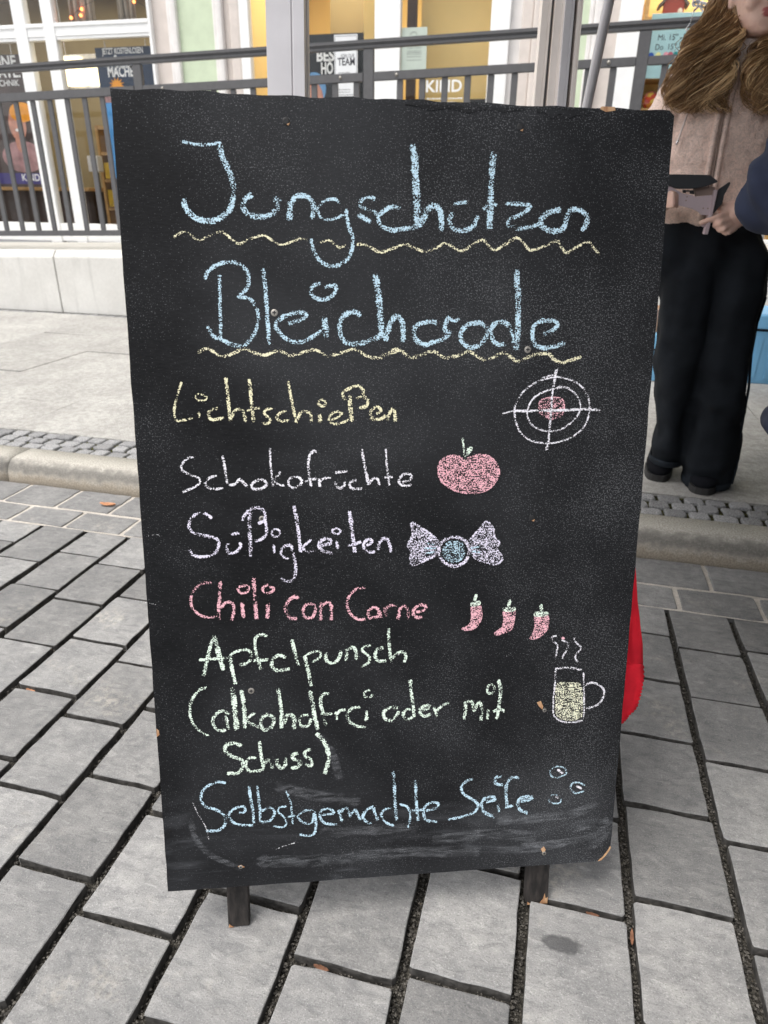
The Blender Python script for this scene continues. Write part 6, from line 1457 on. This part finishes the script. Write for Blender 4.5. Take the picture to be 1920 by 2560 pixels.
# ---- the person in navy at the right edge of the picture
NX, NY = 0.70, 1.36
man = empty('person', (NX, NY, 0), 'person in a dark navy jacket cut off by the right edge of the photo', 'person')
hc2 = Vector((NX + .01, NY - .01, 1.515)); bm = bmesh.new(); YM = -.5
W2, lips2, eyes2 = head_shape(bm, hc2, YM, 1.04, 1.08)
loft(bm, [(NX, NY, .85, .14, .10), (NX, NY, 1.0, .15, .105), (NX, NY, 1.2, .16, .11), (NX, NY, 1.36, .18, .10), (NX, NY, 1.43, .15, .07), (NX, NY, 1.48, .06, .055)], 24)
el_r = Vector((.368, 1.47, 1.065)); sr = Vector((.50, 1.40, 1.40)); wrr = Vector((.51, 1.26, .985)); sl_ = Vector((.90, 1.36, 1.40)); el_l = Vector((1.02, 1.40, 1.10)); wl_ = Vector((.93, 1.22, .96))
for a, b, c in ((sr, el_r, wrr), (sl_, el_l, wl_)):
    capsule(bm, a, b, .05, .042); capsule(bm, b, c, .042, .03)
    d = (c - b).normalized(); capsule(bm, c, c + d * .07, .03, .034)
    for k in range(4): q = c + d * .09 + Vector((0, 0, .03 - .02 * k)); finger(bm, [q, q + d * .035 + Vector((0, .01, -.01)), q + d * .045 + Vector((0, .03, -.02))], .0095)
    finger(bm, [c + d * .03 + Vector((0, -.02, .03)), c + d * .07 + Vector((0, -.02, .045))], .011)
for hx, fx, fy in ((.64, .67, 1.20), (.79, .86, 1.34)):
    capsule(bm, (hx, NY, .92), ((hx + fx) / 2, NY - .05, .50), .08, .055); capsule(bm, ((hx + fx) / 2, NY - .05, .50), (fx, fy, .09), .055, .038); capsule(bm, (fx, fy + .02, .09), (fx, fy + .03, .065), .034, .028)
mme = remeshed(bm, .0055, 3); set_lips(mme, lips2); link('body', mme, M['skin'], man, True); add_eyes(eyes2, man, YM)
bm = bmesh.new()
loft(bm, [(NX - .032, NY, .650, .255, .17), (NX - .032, NY, .675, .272, .18), (NX - .03, NY, .72, .255, .175), (NX, NY, .80, .215, .16), (NX, NY, .95, .205, .15), (NX, NY, 1.1, .21, .15), (NX, NY, 1.25, .22, .15), (NX, NY, 1.38, .215, .125), (NX, NY, 1.44, .15, .10), (NX, NY, 1.49, .09, .085), (NX, NY, 1.54, .082, .08)], 36, power=2.3)
for a, b, c in ((sr, el_r, wrr), (sl_, el_l, wl_)):
    capsule(bm, a, b, .080, .066, 18); capsule(bm, b, c, .066, .050, 18)
cme = remeshed(bm, .008, 5)
displace(cme, .007, 7, .003, 26, lambda c: .013 * (abs(math.sin(c.z * 46 + c.x * 34 + 4 * mnoise.noise(c * 6))) ** 2.0) * (.35 + .65 * max(0, 1 - abs(c.z - 1.05) / .22)) * (1 if c.x < .55 else .4))
cj = link('jacket', cme, M['navy'], man, True)
bm = bmesh.new(); pts = [a_.lerp(b_, t) for a_, b_, t in ((sr, el_r, .2), (sr, el_r, .5), (sr, el_r, .8), (sr, el_r, .95))]; tube(bm, [p + Vector((-.01, -.077, 0)) for p in pts], [.0025] * 4, 6); obj('sleeve_seam', bm, M['navy'], cj, True)
bm = bmesh.new()
for hx, fx, fy in ((.64, .67, 1.20), (.79, .86, 1.34)):
    tube(bm, [(hx, NY, .98), (hx, NY, .85), ((hx + fx) / 2, NY - .05, .50), (fx, fy + .02, .16), (fx, fy + .02, .075)], [.115, .11, .085, .075, .075], 22)
loft(bm, [(NX + .0, NY, .84, .16, .12), (NX, NY, 1.02, .17, .12)], 26)
pme = remeshed(bm, .009, 4); displace(pme, .006, 9, .002, 30); link('trousers', pme, M['denim'], man, True)
toe = gp(1907, 2146, 0.012); shoe((toe.x + .052, toe.y - .005, 0), (toe.x + .20, toe.y + .235, 0), .054, man, M['sneaker'], M['sneaker'], 'shoe', 0.0)
shoe((.87, 1.18, 0), (.855, 1.45, 0), .056, man, M['sneaker'], M['sneaker'], 'shoe', 0.0)
bm = bmesh.new(); vv = []
for z, w, f, b in ((.05, .062, .04, .10), (.10, .078, .02, .108), (.13, .082, -.02, .115), (.16, .083, -.084, .115), (.185, .078, -.09, .106), (.207, .064, -.07, .09), (.222, .044, -.044, .062), (.232, .018, -.014, .03)):
    m_ = (f + b) / 2; h_ = (b - f) / 2; vv.append([bm.verts.new(W2(w * math.cos(t), m_ + h_ * math.sin(t), z)) for t in [2 * math.pi * k / 28 for k in range(28)]])
for i in range(len(vv) - 1):
    for k in range(28): bm.faces.new((vv[i][k], vv[i][(k + 1) % 28], vv[i + 1][(k + 1) % 28], vv[i + 1][k]))
bm.faces.new(vv[-1]); ho = obj('hair', bm, M['hair2'], man, True)
for k in range(2):
    pass
